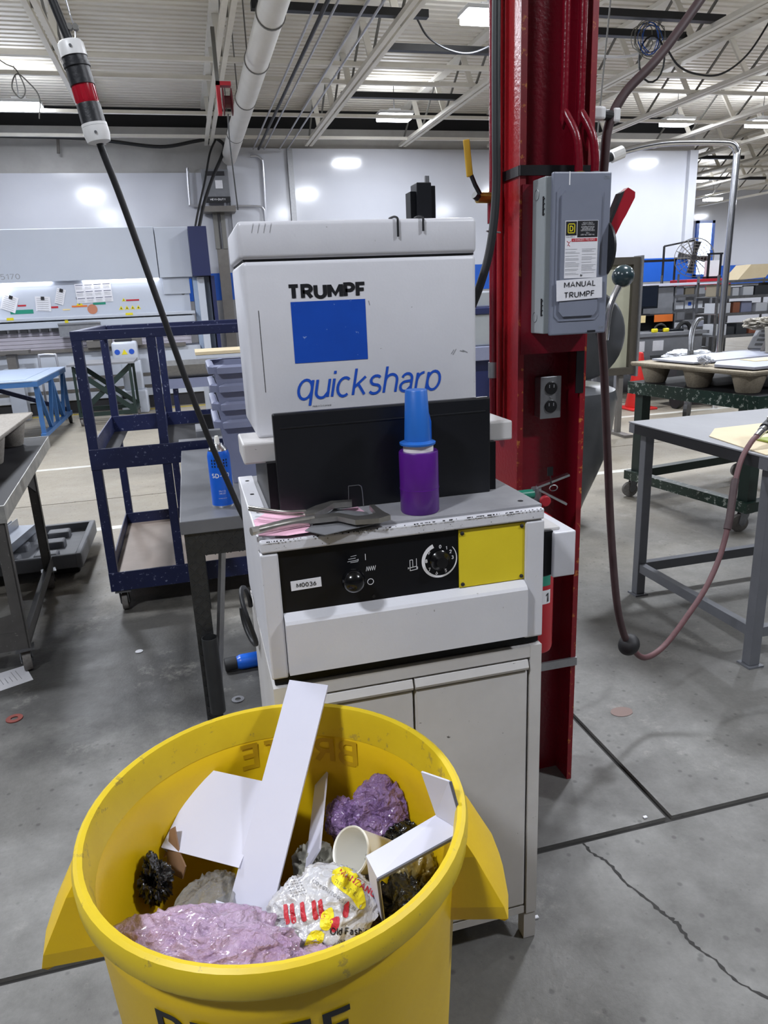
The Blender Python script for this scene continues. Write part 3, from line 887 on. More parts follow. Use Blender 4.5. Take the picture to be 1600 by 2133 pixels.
# box at the right flank
MB().box(.68, .777, 1.46, 1.60, .915, 1.025).build('motor_cover', MATS['panel_black'], gr)
MB().rbox(.775, .832, 1.45, 1.62, .91, 1.022, .003).build('motor_cap', WH, gr)
MB().rbox(.68, .80, 1.47, 1.62, 1.022, 1.03, .002).build('motor_lid', DW, gr)
# cable loop at the left flank
o = MB(); o.tube([(.066 + .012 * math.cos(t * .4), 1.70 + .06 * math.cos(t * .2618), .815 + .075 * math.sin(t * .2618)) for t in range(25)], .006, 8)
o.build('power_lead', MATS['cable_black'], gr, smooth=60)
# black limit box on the hood
bx = thing('switch_box', 'small black boxy sensor standing on the hood top', 'sensor', (.575, 1.76, 1.7235))
MB().rbox(.552, .588, 1.735, 1.785, 1.7235, 1.820, .002).build('body', MATS['shield_black'], bx)
MB().rbox(.539, .552, 1.745, 1.785, 1.7235, 1.802, .001).build('side_block', MATS['panel_black'], bx)
MB().rbox(.588, .601, 1.745, 1.785, 1.7235, 1.814, .001).build('side_block', MATS['panel_black'], bx)
MB().box(.590, .602, 1.787, 1.797, 1.7235, 1.843).build('post', MATS['galv'], bx)
# hex keys hooked over the hood front
for x, ln, lab in ((.4475, .036, 'longer black hex key hooked on the hood front edge'), (.503, .026, 'shorter black hex key hooked on the hood front edge, right one')):
    o = MB().tube(crom([(x - .009, 1.575, 1.7262), (x - .004, 1.555, 1.7275), (x, 1.5445, 1.7235), (x, 1.5435, 1.715), (x, 1.5435, 1.7235 - ln)], 4), .0024, 6)
    single(o.build('hex_key', MATS['ink_black'], smooth=60), lab, 'hex key', 'hex keys on the hood')

# ------------------------------------------------------------------ things on the grinder table
ZT = 1.1357
rc = thing('purple_canister', 'purple wrapped canister with white collar on the grinder table', 'canister', (.4285, 1.385, ZT))
MB().lathe([(.0, 0), (.0385, 0), (.0405, .003), (.0405, .126), (.039, .129), (.03, .129), (0, .129)], (.4285, 1.385, ZT), 32).build('body', MATS['spray_purple'], rc, smooth=40)
MB().lathe([(.0407, .049), (.0413, .051), (.0407, .053)], (.4285, 1.385, ZT), 32).build('wrap_seam', MATS['spray_purple'], rc, smooth=40)
MB().lathe([(.031, .129), (.031, .141), (.029, .142), (0, .142)], (.4285, 1.385, ZT), 28).build('collar', MATS['cup_white'], rc, smooth=40)
cu = thing('blue_cup', 'blue plastic cup standing upside down on the purple canister', 'cup', (.4275, 1.385, ZT + .142))
MB().lathe([(.0365, .0), (.037, .004), (.027, .008), (.0265, .02), (.0225, .108), (.021, .110), (0, .110)], (.4275, 1.385, ZT + .1425), 32).build('cup_wall', MATS['cap_blue'], cu, smooth=40)
sp = thing('spray_can', 'blue spray can half hidden behind the purple canister', 'spray can', (.448, 1.44, ZT))
MB().lathe([(0, 0), (.026, 0), (.0265, .004), (.0265, .178), (.022, .196), (.013, .203), (0, .204)], (.448, 1.4385, ZT), 28).build('body', MATS['spray_blue'], sp, smooth=40)
MB().cyl((.448, 1.4385, ZT + .2), (.448, 1.4385, ZT + .214), .008, n=12).build('nozzle', MATS['cup_white'], sp)
for i, (poly, z, lab) in enumerate((
        ([(.088, 1.335), (.087, 1.44), (.126, 1.50), (.20, 1.462), (.188, 1.318), (.14, 1.313)], .0005, 'larger pink paper slip under the locking pliers'),
        ([(.268, 1.384), (.275, 1.455), (.312, 1.462), (.323, 1.368)], .0011, 'smaller pink paper slip beside the plier jaw'))):
    o = MB().prism(poly, Matrix.Translation((0, 0, ZT + z + (.003 if i == 0 else 0))), .0004).build('paper_slip', MATS['paper_pink'])
    single(o, lab, 'paper', 'pink paper slips')
o = MB().prism([(.176, 1.325), (.208, 1.284), (.323, 1.319), (.318, 1.40), (.258, 1.45)], Matrix.Translation((0, 0, ZT + .0045)), .0015).build('steel_offcut', MATS['plate_grey'])
single(o, 'grey sheet metal offcut under the pliers, overhanging the table edge', 'metal offcut')
pl = thing('locking_pliers', 'steel locking C-clamp pliers lying on pink paper', 'pliers', (.21, 1.37, ZT))
Zp = ZT + .016
MB().tube(crom([(.086, 1.330, Zp), (.12, 1.342, Zp), (.155, 1.352, Zp), (.20, 1.357, Zp)], 4), [.0075, .008, .008, .0085, .009, .009, .0095, .0095, .0095, .0095, .0095, .009, .009], 12).build('fixed_handle', MATS['plier_steel'], pl, smooth=50)
MB().cyl((.074, 1.326, Zp), (.087, 1.3305, Zp), .0085, n=8).build('adjusting_screw', MATS['plier_steel'], pl)
j = MB(); j.prism([(.19, 1.348), (.21, 1.345), (.245, 1.345), (.272, 1.305), (.318, 1.298), (.345, 1.312), (.339, 1.337), (.333, 1.40), (.323, 1.398), (.322, 1.338), (.30, 1.329), (.28, 1.333), (.252, 1.368), (.21, 1.372), (.19, 1.366)], Matrix.Translation((0, 0, Zp - .005)), .010)
j.build('lower_jaw', MATS['plier_steel'], pl)
j = MB(); j.prism([(.185, 1.372), (.205, 1.372), (.225, 1.39), (.255, 1.43), (.292, 1.425), (.296, 1.441), (.252, 1.448), (.215, 1.425), (.185, 1.395)], Matrix.Translation((0, 0, Zp - .003)), .012)
j.build('upper_jaw', MATS['plier_steel'], pl)
for dz, q in ((.006, .0), (.014, .012)):
    MB().tube(crom([(.082, 1.462 - q, Zp + dz), (.11, 1.432 - q, Zp + dz), (.15, 1.408 - q, Zp + dz - .003), (.19, 1.395, Zp + dz - .006)], 4), .0034, 8).build('release_handle', MATS['plier_steel'], pl, smooth=60)
# ------------------------------------------------------------------ yellow refuse drum and what lies in it
CX_, CY_ = .051, .991
can = thing('refuse_drum', 'large yellow plastic refuse drum in the foreground', 'trash can', (CX_, CY_, 0))
prof = [(0, .006), (.235, .006), (.246, .0), (.25, .012), (.285, .700), (.2875, .716), (.284, .728), (.284, .742), (.300, .752), (.3045, .760), (.3055, .786), (.302, .797), (.296, .8005), (.289, .798), (.2855, .788), (.279, .735), (.275, .70), (.238, .03), (0, .02)]
MB().lathe(prof[:8] + prof[15:], (CX_, CY_, 0), 72).build('drum_wall', MATS['can_yellow'], can, smooth=35)
MB().lathe([(.2835, .738)] + prof[7:15] + [(.2795, .738)], (CX_, CY_, 0), 72, closed=True).build('drum_rim', MATS['can_rim'], can, smooth=35)
for ang, nm in ((-16, 'r'), (176, 'l')):
    hb = bmesh.new()
    sec = []
    # flared ear: top edge on the rim, lower edge standing away from the wall
    rows = [(.302, .772, .062), (.318, .75, .070), (.362, .665, .080), (.368, .640, .078), (.362, .628, .070)]
    outer, inner = [], []
    for (r, z, hw) in rows:
        outer.append([(r * math.cos(t), r * math.sin(t), z) for t in (-hw / r, -hw * .94 / r, -hw * .4 / r, hw * .4 / r, hw * .94 / r, hw / r)])
        inner.append([((r - .010) * math.cos(t), (r - .010) * math.sin(t), z - .002) for t in (-hw * .93 / r, -hw * .88 / r, -hw * .4 / r, hw * .4 / r, hw * .88 / r, hw * .93 / r)])
    vs = [v for row in outer for v in row] + [v for row in inner for v in row]
    nr, nc = len(rows), 6
    fs = []
    for i in range(nr - 1):
        for k in range(nc - 1):
            a = i * nc + k
            fs.append((a, a + 1, a + nc + 1, a + nc))
            a2 = a + nr * nc
            fs.append((a2, a2 + nc, a2 + nc + 1, a2 + 1))
        for k in (0, nc - 1):
            a = i * nc + k
            fs.append((a, a + nc, a + nc + nr * nc, a + nr * nc))
    for k in range(nc - 1):
        a = (nr - 1) * nc + k
        fs.append((a, a + 1, a + 1 + nr * nc, a + nr * nc))
    h = MB().add(vs, fs)
    # cheeks that tie the ear back to the wall
    for s_ in (-1, 1):
        for (ra, za, wa), (rb, zb, wb_) in ((rows[0], rows[1]), (rows[1], rows[2]), (rows[2], rows[3])):
            def P(r, w): return (r * math.cos(s_ * w / r), r * math.sin(s_ * w / r))
            p1_, p2_ = P(ra, wa), P(rb, wb_)
            q1, q2 = P(.281 + .05 * (za - .70), wa), P(.281 + .05 * (zb - .70), wb_)
            h.add([(p1_[0], p1_[1], za), (p2_[0], p2_[1], zb), (q2[0], q2[1], zb), (q1[0], q1[1], za)], [(0, 1, 2, 3)])
    h.xf(Matrix.Translation((CX_, CY_, 0)) @ Matrix.Rotation(R(ang), 4, 'Z'))
    h.build('handle', MATS['can_yellow'], can, smooth=30)
def curved_text(s, a0, z0, height, width, r_at, sign, mirror, mat, parent, bold=.004):
    vs, fs = text_mesh(s, height * 1.4, bold=bold, width=width, height=height)
    # finer mesh so that it follows the wall
    bm = bmesh.new(); bv = [bm.verts.new(v) for v in vs]
    for f in fs:
        try: bm.faces.new([bv[i] for i in f])
        except ValueError: pass
    bmesh.ops.triangulate(bm, faces=bm.faces)
    bmesh.ops.subdivide_edges(bm, edges=[e for e in bm.edges if e.calc_length() > .012], cuts=2)
    mb = MB(); bm.verts.index_update()
    out = []
    for v in bm.verts:
        x = (width - v.co.x) if mirror else v.co.x
        z = z0 + v.co.y; r = r_at(z) - sign * 0 + (-v.co.z if mirror else v.co.z)
        a = a0 + sign * x / r
        out.append((CX_ + r * math.cos(a), CY_ + r * math.sin(a), z))
    mb.add(out, [tuple(v.index for v in f.verts) for f in bm.faces]); bm.free()
    return mb.build('lettering', mat, parent)
curved_text('BRUTE', R(-79) - .265 / .285, .630, .062, .265, lambda z: .25 + .035 * (z - .012) / .688 + .0012, 1, False, MATS['ink_black'], can)
curved_text('\u00ae', R(-77.5), .632, .010, .010, lambda z: .25 + .035 * (z - .012) / .688 + .0012, 1, False, MATS['ink_black'], can, 0)
curved_text('BRUTE', R(99), .681, .055, .235, lambda z: .238 + .037 * (z - .03) / .67 - .0012, -1, True, MATS['can_shadowprint'], can)

def crumple(center, radii, seed, freq, amp, sub=5, rot=None, octaves=4, clamp=False):
    bm = bmesh.new()
    bmesh.ops.create_icosphere(bm, subdivisions=sub, radius=1)
    off = Vector((seed * 7.13, seed * 3.7, seed * 1.9))
    mb = MB()
    for v in bm.verts:
        d = v.co.normalized()
        n = 0; a = 1.0; f = freq
        warp = Vector((noise.noise(d * 2 + off), noise.noise(d * 2 - off), noise.noise(d * 2 + off * 2))) * .5
        for o in range(octaves):
            q = (d + warp) * f + off
            q.z *= 1.6
            n += a * (1 - abs(noise.noise(q)) * 2.6)
            a *= .36; f *= 2.2
        n2 = noise.noise(d * freq * .6 + off)
        k = 1 + amp * .55 * (n - .9) + amp * .9 * n2
        v.co = Vector((d.x * radii[0], d.y * radii[1], d.z * radii[2])) * k
    m = Matrix.Translation(center)
    if rot: m = m @ rot
    mb.addbm(bm, m)
    if clamp:
        for p in mb.v:
            rr = .238 + .037 * (max(.03, p.z) - .03) / .67 - .005
            dx, dy = p.x - CX_, p.y - CY_
            l_ = math.hypot(dx, dy)
            if l_ > rr:
                p.x = CX_ + dx * rr / l_; p.y = CY_ + dy * rr / l_
    return mb

def film_mat(name, col, rough=.12, trans=.25, bumps=(38, .9), col2=None, alpha=1.0):
    m = bpy.data.materials.new(name); m.use_nodes = True
    N, L = m.node_tree.nodes, m.node_tree.links
    b = N['Principled BSDF']
    b.inputs['Roughness'].default_value = rough
    b.inputs['Transmission Weight'].default_value = trans
    b.inputs['IOR'].default_value = 1.35
    b.inputs['Alpha'].default_value = alpha
    b.inputs['Specular IOR Level'].default_value = .9
    b.inputs['Coat Weight'].default_value = .9
    b.inputs['Coat Roughness'].default_value = .10
    tc = N.new('ShaderNodeTexCoord')
    v = N.new('ShaderNodeTexVoronoi'); v.feature = 'DISTANCE_TO_EDGE'; v.inputs['Scale'].default_value = bumps[0]
    n = N.new('ShaderNodeTexNoise'); n.inputs['Scale'].default_value = bumps[0] * .6; n.inputs['Detail'].default_value = 6
    L.new(tc.outputs['Object'], n.inputs['Vector'])
    mx = N.new('ShaderNodeMix'); mx.data_type = 'RGBA'; mx.inputs['Factor'].default_value = .12
    L.new(tc.outputs['Object'], mx.inputs['A']); L.new(n.outputs['Color'], mx.inputs['B'])
    L.new(mx.outputs['Result'], v.inputs['Vector'])
    ad = N.new('ShaderNodeMath'); ad.operation = 'ADD'
    L.new(v.outputs['Distance'], ad.inputs[0]); L.new(n.outputs['Fac'], ad.inputs[1])
    bp = N.new('ShaderNodeBump'); bp.inputs['Strength'].default_value = bumps[1]; bp.inputs['Distance'].default_value = .012
    L.new(ad.outputs[0], bp.inputs['Height']); L.new(bp.outputs[0], b.inputs['Normal'])
    r = N.new('ShaderNodeValToRGB'); r.color_ramp.elements[0].color = lin(col2 or col); r.color_ramp.elements[1].color = lin(col)
    r.color_ramp.elements[0].position = .3; r.color_ramp.elements[1].position = .65
    L.new(n.outputs['Fac'], r.inputs[0]); L.new(r.outputs[0], b.inputs['Base Color'])
    MATS[name] = m
    return m
film_mat('film_pink', 'd6bcd9', .10, .15, (40, .8), 'bd9dc3', .78)
film_mat('film_purple', 'b493c6', .10, .15, (44, .8), '8d6bab', .82)
film_mat('film_clear', 'c3c1bc', .07, .4, (40, .5), 'a19f9b', .6)
film_mat('film_amber', 'c07a34', .2, .3, (24, .3), '97551f')
film_mat('film_black', '17171a', .12, .0, (40, .5), '0c0c0e')
film_mat('bag_white', 'd6d6da', .10, .08, (34, .4), 'c4c4ca', .92)
film_mat('film_olive', '948452', .25, .1, (28, .5), '6c5e34')

def heap(center, radii, seed, name, mat, label, cat, freq=1.6, amp=.35, sub=5, rot=None, sm=80):
    o = crumple(center, radii, seed, freq, amp, sub, rot, clamp=True).build(name, mat, smooth=sm)
    return single(o, label, cat)

heap((CX_, CY_, .43), (.205, .205, .10), 3, 'packing_paper', MATS['brown_paper'], 'crushed brown packing paper filling the drum under the other waste', 'paper', 2.2, .25, 5)
heap((-.085, .880, .640), (.150, .078, .066), 5, 'plastic_film', MATS['film_pink'], 'crumpled pale pink plastic film at the near left of the drum', 'plastic film', 1.5, .26, 6, Matrix.Rotation(R(-22), 4, 'Z'))
heap((.05, .815, .615), (.10, .05, .05), 6, 'plastic_film', MATS['film_pink'], 'smaller pink film fold against the near drum wall', 'plastic film', 1.8, .35, 5)
heap((.268, 1.135, .617), (.066, .058, .070), 8, 'plastic_film', MATS['film_purple'], 'glossy purple film ball at the back right of the drum', 'plastic film', 1.7, .30, 6)
heap((.198, 1.165, .585), (.045, .045, .052), 9, 'plastic_film', MATS['film_purple'], 'twisted purple film knot left of the purple film ball', 'plastic film', 1.8, .35, 5)
heap((.035, 1.185, .60), (.04, .035, .03), 19, 'plastic_film', MATS['film_pink'], 'scrap of pink film peeping between the two white boards', 'plastic film', 2.1, .4, 4)
heap((-.165, 1.11, .60), (.028, .030, .045), 11, 'foam_scrap', MATS['film_black'], 'crumpled black foil lump against the left inner drum wall', 'foil', 2.4, .6, 5)
heap((.245, .945, .575), (.05, .055, .05), 12, 'plastic_film', MATS['film_black'], 'black plastic film under the white channel at the right', 'plastic film', 1.9, .35, 5)
heap((.282, 1.075, .605), (.045, .028, .028), 13, 'plastic_film', MATS['film_black'], 'black plastic scrap in front of the purple film ball', 'plastic film', 2.0, .45, 5)
heap((.275, 1.0, .585), (.045, .035, .06), 14, 'rag', MATS['film_olive'], 'olive yellow rag tucked behind the white channel', 'rag', 1.9, .35, 5)
heap((.205, 1.06, .575), (.04, .035, .035), 15, 'plastic_film', MATS['film_clear'], 'clear film scrap beside the paper cup', 'plastic film', 2.0, .4, 5)
heap((.115, 1.085, .56), (.045, .06, .05), 16, 'rag', MATS['rag_dirty'], 'dirty grey rag between the long white board and the cup', 'rag', 2.2, .3, 5)
heap((-.085, 1.055, .575), (.045, .085, .035), 17, 'plastic_film', MATS['film_clear'], 'clear bubble film under the left white board', 'plastic film', 1.5, .3, 5, Matrix.Rotation(R(-30), 4, 'Z'))
heap((.262, .89, .585), (.03, .03, .03), 18, 'bottle_scrap', MATS['plastic_grey'], 'grey crushed scrap at the right inner wall of the drum', 'scrap', 1.9, .3, 4)
# torn amber film
mb = MB().prism([(0, 0), (.03, .012), (.036, .040), (.052, .046), (.046, .085), (.075, .075), (.085, .03), (.075, -.02), (.04, -.03)],
                Matrix.Translation((-.182, 1.205, .615)) @ Matrix.Rotation(R(-22), 4, 'Z') @ Matrix.Rotation(R(40), 4, 'X'), .002)
single(mb.build('torn_film', MATS['film_amber']), 'torn amber plastic scrap left of the white boards', 'plastic film')

def slab(p00, p10, p01, th, name, mat, label, cat):
    """a flat board from one corner and two edge ends"""
    a, u, v = Vector(p00), Vector(p10) - Vector(p00), Vector(p01) - Vector(p00)
    n = u.cross(v).normalized() * th
    mb = MB().add([a, a + u, a + u + v, a + v, a + n, a + u + n, a + u + v + n, a + v + n],
                  [(0, 1, 2, 3), (4, 7, 6, 5), (0, 4, 5, 1), (1, 5, 6, 2), (2, 6, 7, 3), (3, 7, 4, 0)])
    o = mb.build(name, mat)
    return single(o, label, cat) if label else o
slab((-.042, 1.049, .575), (.026, 1.004, .575), (.115, 1.264, .862), -.005, 'foam_board', MATS['foam_white'], 'long white foam board strip leaning out over the drum rim', 'board')
# folded box: face plus short folded sides
fb = thing('folded_carton', 'white folded carton sleeve at the left inside the drum', 'carton', (-.05, 1.17, .56))
A, B_, D_ = Vector((-.150, 1.160, .625)), Vector((-.022, 1.076, .620)), Vector((-.068, 1.262, .705))
u, v = B_ - A, D_ - A
n = u.cross(v).normalized()
def quad(parent, name, mat, a, u, v, th):
    nn = u.cross(v).normalized() * th
    MB().add([a, a + u, a + u + v, a + v, a + nn, a + u + nn, a + u + v + nn, a + v + nn],
             [(0, 1, 2, 3), (4, 7, 6, 5), (0, 4, 5, 1), (1, 5, 6, 2), (2, 6, 7, 3), (3, 7, 4, 0)]).build(name, mat, parent)
quad(fb, 'face', MATS['foam_white'], A, u, v, -.003)
quad(fb, 'left_side', MATS['foam_white'], A, v, -n * .06, .003)
quad(fb, 'right_side', MATS['foam_white'], A + u, v, -n * .06, -.003)
mb = MB().prism([(0, 0), (.045, .005), (.05, .03), (.03, .05), (.012, .09), (0, .08)], Matrix.Translation((-.148, 1.158, .575)) @ Matrix.Rotation(R(-50), 4, 'Z') @ Matrix.Rotation(R(75), 4, 'X'), .003)
single(mb.build('kraft_paper', MATS['brown_paper']), 'torn brown kraft paper poking from the folded carton', 'paper')
# white U channel on the right
ch = thing('white_channel', 'white bent plastic channel with dark cut edge at the drum right', 'channel', (.25, .92, .62))
def sheet(parent, name, pts, mat, em, th=.0035):
    pts = [Vector(p) for p in pts]
    n = (pts[1] - pts[0]).cross(pts[3] - pts[0]).normalized() * th
    MB().add(pts + [p - n for p in pts], [(0, 1, 2, 3), (4, 7, 6, 5), (0, 4, 5, 1), (1, 5, 6, 2), (2, 6, 7, 3), (3, 7, 4, 0)]).build(name, mat, parent)
fA, fB, bA, bB = Vector((.185, .872, .722)), Vector((.330, .884, .762)), Vector((.179, .922, .722)), Vector((.302, .932, .762))
sheet(ch, 'web', [fA, fB, bB, bA], MATS['foam_white'], None)
u1, u2 = Vector((-.010, .034, .070)), Vector((-.016, .022, .070))
sheet(ch, 'flange', [bB, bB + u2, fB + u1, fB], MATS['foam_white'], None)
dn = Vector((.008, .012, -.10))
sheet(ch, 'flange', [fA, bA, bA + dn, fA + dn], MATS['foam_white'], None)
for p, q in ((fA, fB), (fB, fB + u1), (fA, fA + dn)):
    e = Vector((0, -.0014, -.0014))
    MB().bar(p + e, q + e, .0035, .0045).build('cut_edge', MATS['board_dark'], ch)
# cup
cp_ = thing('paper_cup', 'white paper cup lying in the waste beside the channel', 'cup', (.165, 1.01, .60))
cax = Vector((-.72, -.35, .60)).normalized()
mt = Matrix.Translation(Vector((.168, 1.0, .668)) - cax * .05) @ Vector((0, 0, 1)).rotation_difference(cax).to_matrix().to_4x4()
MB().lathe([(.0, -.05), (.026, -.05), (.0275, -.048), (.038, .045), (.0405, .048), (.0395, .052), (.0372, .050), (.0265, -.046), (0, -.046)], n=32, mat=mt).build('cup_wall', MATS['cup_white'], cp_, smooth=40)
# other scraps of board
slab((.150, 1.262, .63), (.180, 1.272, .665), (.092, 1.05, .60), .004, 'board_strip', MATS['foam_white'], 'narrow white board edge right of the long white board', 'board')
slab((-.062, 1.026, .605), (-.060, .992, .595), (.022, .985, .585), .004, 'board_offcut', MATS['foam_white'], 'small white offcut below the long white board', 'board')
slab((-.07, 1.06, .57), (-.03, .97, .58), (.03, 1.12, .55), .004, 'grey_board', MATS['plastic_grey'], 'grey board under the white boards in the drum', 'board')
slab((.030, .935, .60), (.062, .955, .592), (.062, .875, .55), .004, 'steel_strip', MATS['plate_grey'], 'grey metal strip below the printed bread bag', 'metal strip')

# printed bread bag
bagc = Vector((.105, .935, .628))
bag = thing('bread_bag', 'crumpled clear bread bag with red, yellow and black print', 'bag', (bagc.x, bagc.y, .57))
cb = crumple(bagc, (.088, .076, .054), 21, 1.5, .20, 6, clamp=True)
bagm = cb.build('film', MATS['bag_white'], bag, smooth=80)
bvh = BVHTree.FromPolygons([tuple(v) for v in cb.v], cb.f)
eye = Vector((0, 0, 1.565))
vd = (bagc - eye).normalized()
pr = vd.cross(Vector((0, 0, 1))).normalized()
pu = pr.cross(vd).normalized()
def printed(vs, fs, mat, name='print'):
    bm = bmesh.new(); bv = [bm.verts.new(v) for v in vs]
    for f in fs:
        try: bm.faces.new([bv[i] for i in f])
        except ValueError: pass
    bmesh.ops.triangulate(bm, faces=bm.faces)
    for it in range(2):
        es = [e for e in bm.edges if e.calc_length() > .006]
        if es: bmesh.ops.subdivide_edges(bm, edges=es, cuts=2)
        bmesh.ops.triangulate(bm, faces=bm.faces)
    bm.verts.index_update()
    out = []; ok = []
    for v in bm.verts:
        o = bagc + pr * v.co.x + pu * v.co.y - vd * .3
        h = bvh.ray_cast(o, vd)
        if h[0] is None: ok.append(False); out.append(o)
        else: ok.append(True); out.append(h[0] - vd * (.0016 + v.co.z))
    mb = MB().add(out, [tuple(v.index for v in f.verts) for f in bm.faces if all(ok[v.index] for v in f.verts)])
    bm.free()
    if mb.f: return mb.build(name, mat, bag)
def ptext(s, x, y, rot, size, mat, bold=0.0):
    vs, fs = text_mesh(s, size, bold)
    m = Matrix.Translation((x, y, 0)) @ Matrix.Rotation(R(rot), 4, 'Z')
    return printed([m @ v for v in vs], fs, mat, 'lettering')
def pblob(pts, mat):
    c = crom([(x, y, 0) for x, y in pts] + [(pts[0][0], pts[0][1], 0)], 3)[:-1]
    return printed(c, [tuple(range(len(c)))], mat)
# offsets in metres on the bag face: x right, y up as seen from the front
pblob([(.022, .052), (.04, .056), (.058, .046), (.066, .02), (.068, -.006), (.056, -.008), (.046, .008), (.03, .022), (.018, .036)], MATS['ink_yellow'])
ptext('MANZANO', .030, .046, -38, .013, MATS['ink_red'], .0006)
ptext('THE SOFTER', .022, .034, -38, .0075, MATS['ink_black'])
ptext('NET WT 20 OZ (1 LB 4 OZ)', .052, -.006, 142, .0066, MATS['ink_black'])
for x, a in ((-.060, 8), (-.050, 2), (-.034, 0), (-.016, -3), (-.006, -6)):
    pblob([(x, .012 + a * .0002), (x + .006, .013), (x + .007, .0), (x + .009, -.012), (x + .001, -.012)], MATS['ink_red'])
pblob([(-.036, -.052), (-.02, -.028), (.0, -.034), (-.016, -.058)], MATS['ink_yellow'])
pblob([(-.002, -.006), (.014, .0), (.016, -.016), (.006, -.03), (-.006, -.024)], MATS['ink_yellow'])
pblob([(.010, -.016), (.024, -.014), (.022, -.028), (.012, -.034)], MATS['ink_red'])
pblob([(.034, .0), (.042, .004), (.038, -.016), (.03, -.014)], MATS['ink_red'])
pblob([(-.066, -.04), (-.05, -.045), (-.03, -.056), (-.05, -.062), (-.064, -.056)], MATS['ink_yellow'])
for x in (-.052, -.036, -.02):
    pblob([(x, -.052), (x + .008, -.051), (x + .01, -.063), (x + .002, -.064)], MATS['ink_red'])
ptext('Old Fashio', .008, -.036, -8, .012, MATS['ink_black'], .0003)
ptext('NET WT', .018, -.050, -8, .007, MATS['ink_black'])
for k in range(9):
    ptext('\u2014 \u2013\u2014 \u2014\u2013 \u2014', -.062 + .002 * k, .058 - .0045 * k, -4 + k, .0046, MATS['ink_black'], .0001)
# ------------------------------------------------------------------ red steel column and what hangs on it
RP, RW = MATS['red_paint'], MATS['red_lit_worn']
col = thing('steel_column', 'red painted steel H column behind the grinder', 'column', (.966, 1.925, 0))
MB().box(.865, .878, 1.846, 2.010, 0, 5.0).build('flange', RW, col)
MB().box(1.056, 1.069, 1.846, 2.010, 0, 5.0).build('flange', RP, col)
MB().box(.878, 1.056, 1.922, 1.933, 0, 5.0).build('web', RP, col)
MB().box(.869, 1.062, 1.840, 1.846, 1.402, 1.829).build('mounting_plate', RP, col)
for y in (1.8465,):
    MB().box(.863, .880, y - .0025, y + .0005, 0, 5.0).build('worn_edge', MATS['edge_rust'], col)
    MB().box(1.055, 1.071, y - .0025, y + .0005, 0, 5.0).build('worn_edge', MATS['edge_rust'], col)
# black tape wraps
MB().box(.861, 1.073, 1.838, 1.8455, 1.85, 1.874).build('tape_band', MATS['tape_black'], col)
MB().box(.860, .8652, 1.8455, 2.01, 1.85, 1.874).build('tape_band', MATS['tape_black'], col)
MB().box(.86, 1.073, 1.838, 1.8455, .425, .452).build('tape_band', MATS['galv'], col)
MB().box(1.04, 1.064, 1.8425, 1.8455, 1.285, 1.455).build('tape_strip', MATS['tape_black'], col)
# conduits painted in with the column
def rtube(pts, r, lab, name='red_conduit', mat=RP, n=12):
    o = MB().tube(crom(pts, 5), r, n).build(name, mat, smooth=60)
    return single(o, lab, 'conduit', 'red painted conduits')
rtube([(.978, 1.836, 5.0), (.978, 1.836, 3), (.978, 1.836, 2.05), (.979, 1.834, 2.0), (.996, 1.806, 1.94), (1.003, 1.80, 1.89), (1.004, 1.80, 1.852)], .0105, 'left of two slim red conduits entering the switch box top')
rtube([(1.024, 1.836, 5.0), (1.024, 1.836, 3), (1.024, 1.836, 2.05), (1.025, 1.834, 2.0), (1.042, 1.806, 1.94), (1.049, 1.80, 1.89), (1.05, 1.80, 1.852)], .0105, 'right of two slim red conduits entering the switch box top')
p = thing('red_pipe', 'red painted pipe running down the left side of the column', 'pipe', (.85, 1.975, 1.16))
MB().cyl((.848, 1.975, 1.16), (.848, 1.975, 5.0), .013, n=16).build('pipe', RP, p, smooth=40)
MB().cyl((.848, 1.975, 1.175), (.848, 1.975, 1.20), .022, n=16).build('collar', RW, p, smooth=40)
MB().cyl((.848, 1.975, 1.33), (.848, 1.975, 1.375), .016, n=16).build('coupling', MATS['galv'], p, smooth=40)
MB().cyl((.848, 1.975, 1.75), (.848, 1.975, 1.83), .018, n=16).build('coupling', RP, p, smooth=40)
o = MB().cyl((.85, 1.94, 1.2), (.85, 1.94, 5.0), .008, n=12).build('red_rod_pipe', RW, smooth=40)
single(o, 'thin worn red pipe between the thicker pipe and the column flange', 'pipe')
# ball valve with long yellow handle
v = thing('ball_valve', 'brass ball valve with a long yellow lever left of the column', 'valve', (.80, 1.96, 1.80))
MB().cyl((.795, 1.965, 1.815), (.836, 1.97, 1.815), .014, n=14).build('body', MATS['brass'], v, smooth=40)
MB().cyl((.785, 1.958, 1.822), (.797, 1.962, 1.815), .011, n=12).build('nut', MATS['tape_black'], v, smooth=40)
MB().tube([(.795, 1.945, 1.822), (.78, 1.94, 1.842), (.768, 1.938, 1.866)], .006, 8).build('stem', MATS['tape_black'], v)
MB().rbox(-.009, .009, -.004, .004, 0, .09, .003, 2, Matrix.Translation((.764, 1.938, 1.862)) @ Matrix.Rotation(R(-6), 4, 'Y')).build('lever', MATS['valve_yellow'], v)
# black cable hanging left of the column
o = MB().tube(crom([(.80, 1.86, 5.0), (.79, 1.80, 3.2), (.762, 1.76, 2.25), (.757, 1.75, 1.95), (.757, 1.75, 1.80), (.743, 1.75, 1.68), (.72, 1.76, 1.59), (.69, 1.79, 1.50), (.66, 1.83, 1.43)], 6), .0105, 12).build('power_cable', MATS['cable_black'], smooth=60)
single(o, 'thick black cable hanging down beside the column behind the hood', 'cable')
o = MB().cyl((.735, 1.755, 1.712), (.79, 1.80, 1.712), .0022, n=6).build('cable_tie', MATS['galv'])
single(o, 'pale cable tie round the thick black cable', 'cable tie')

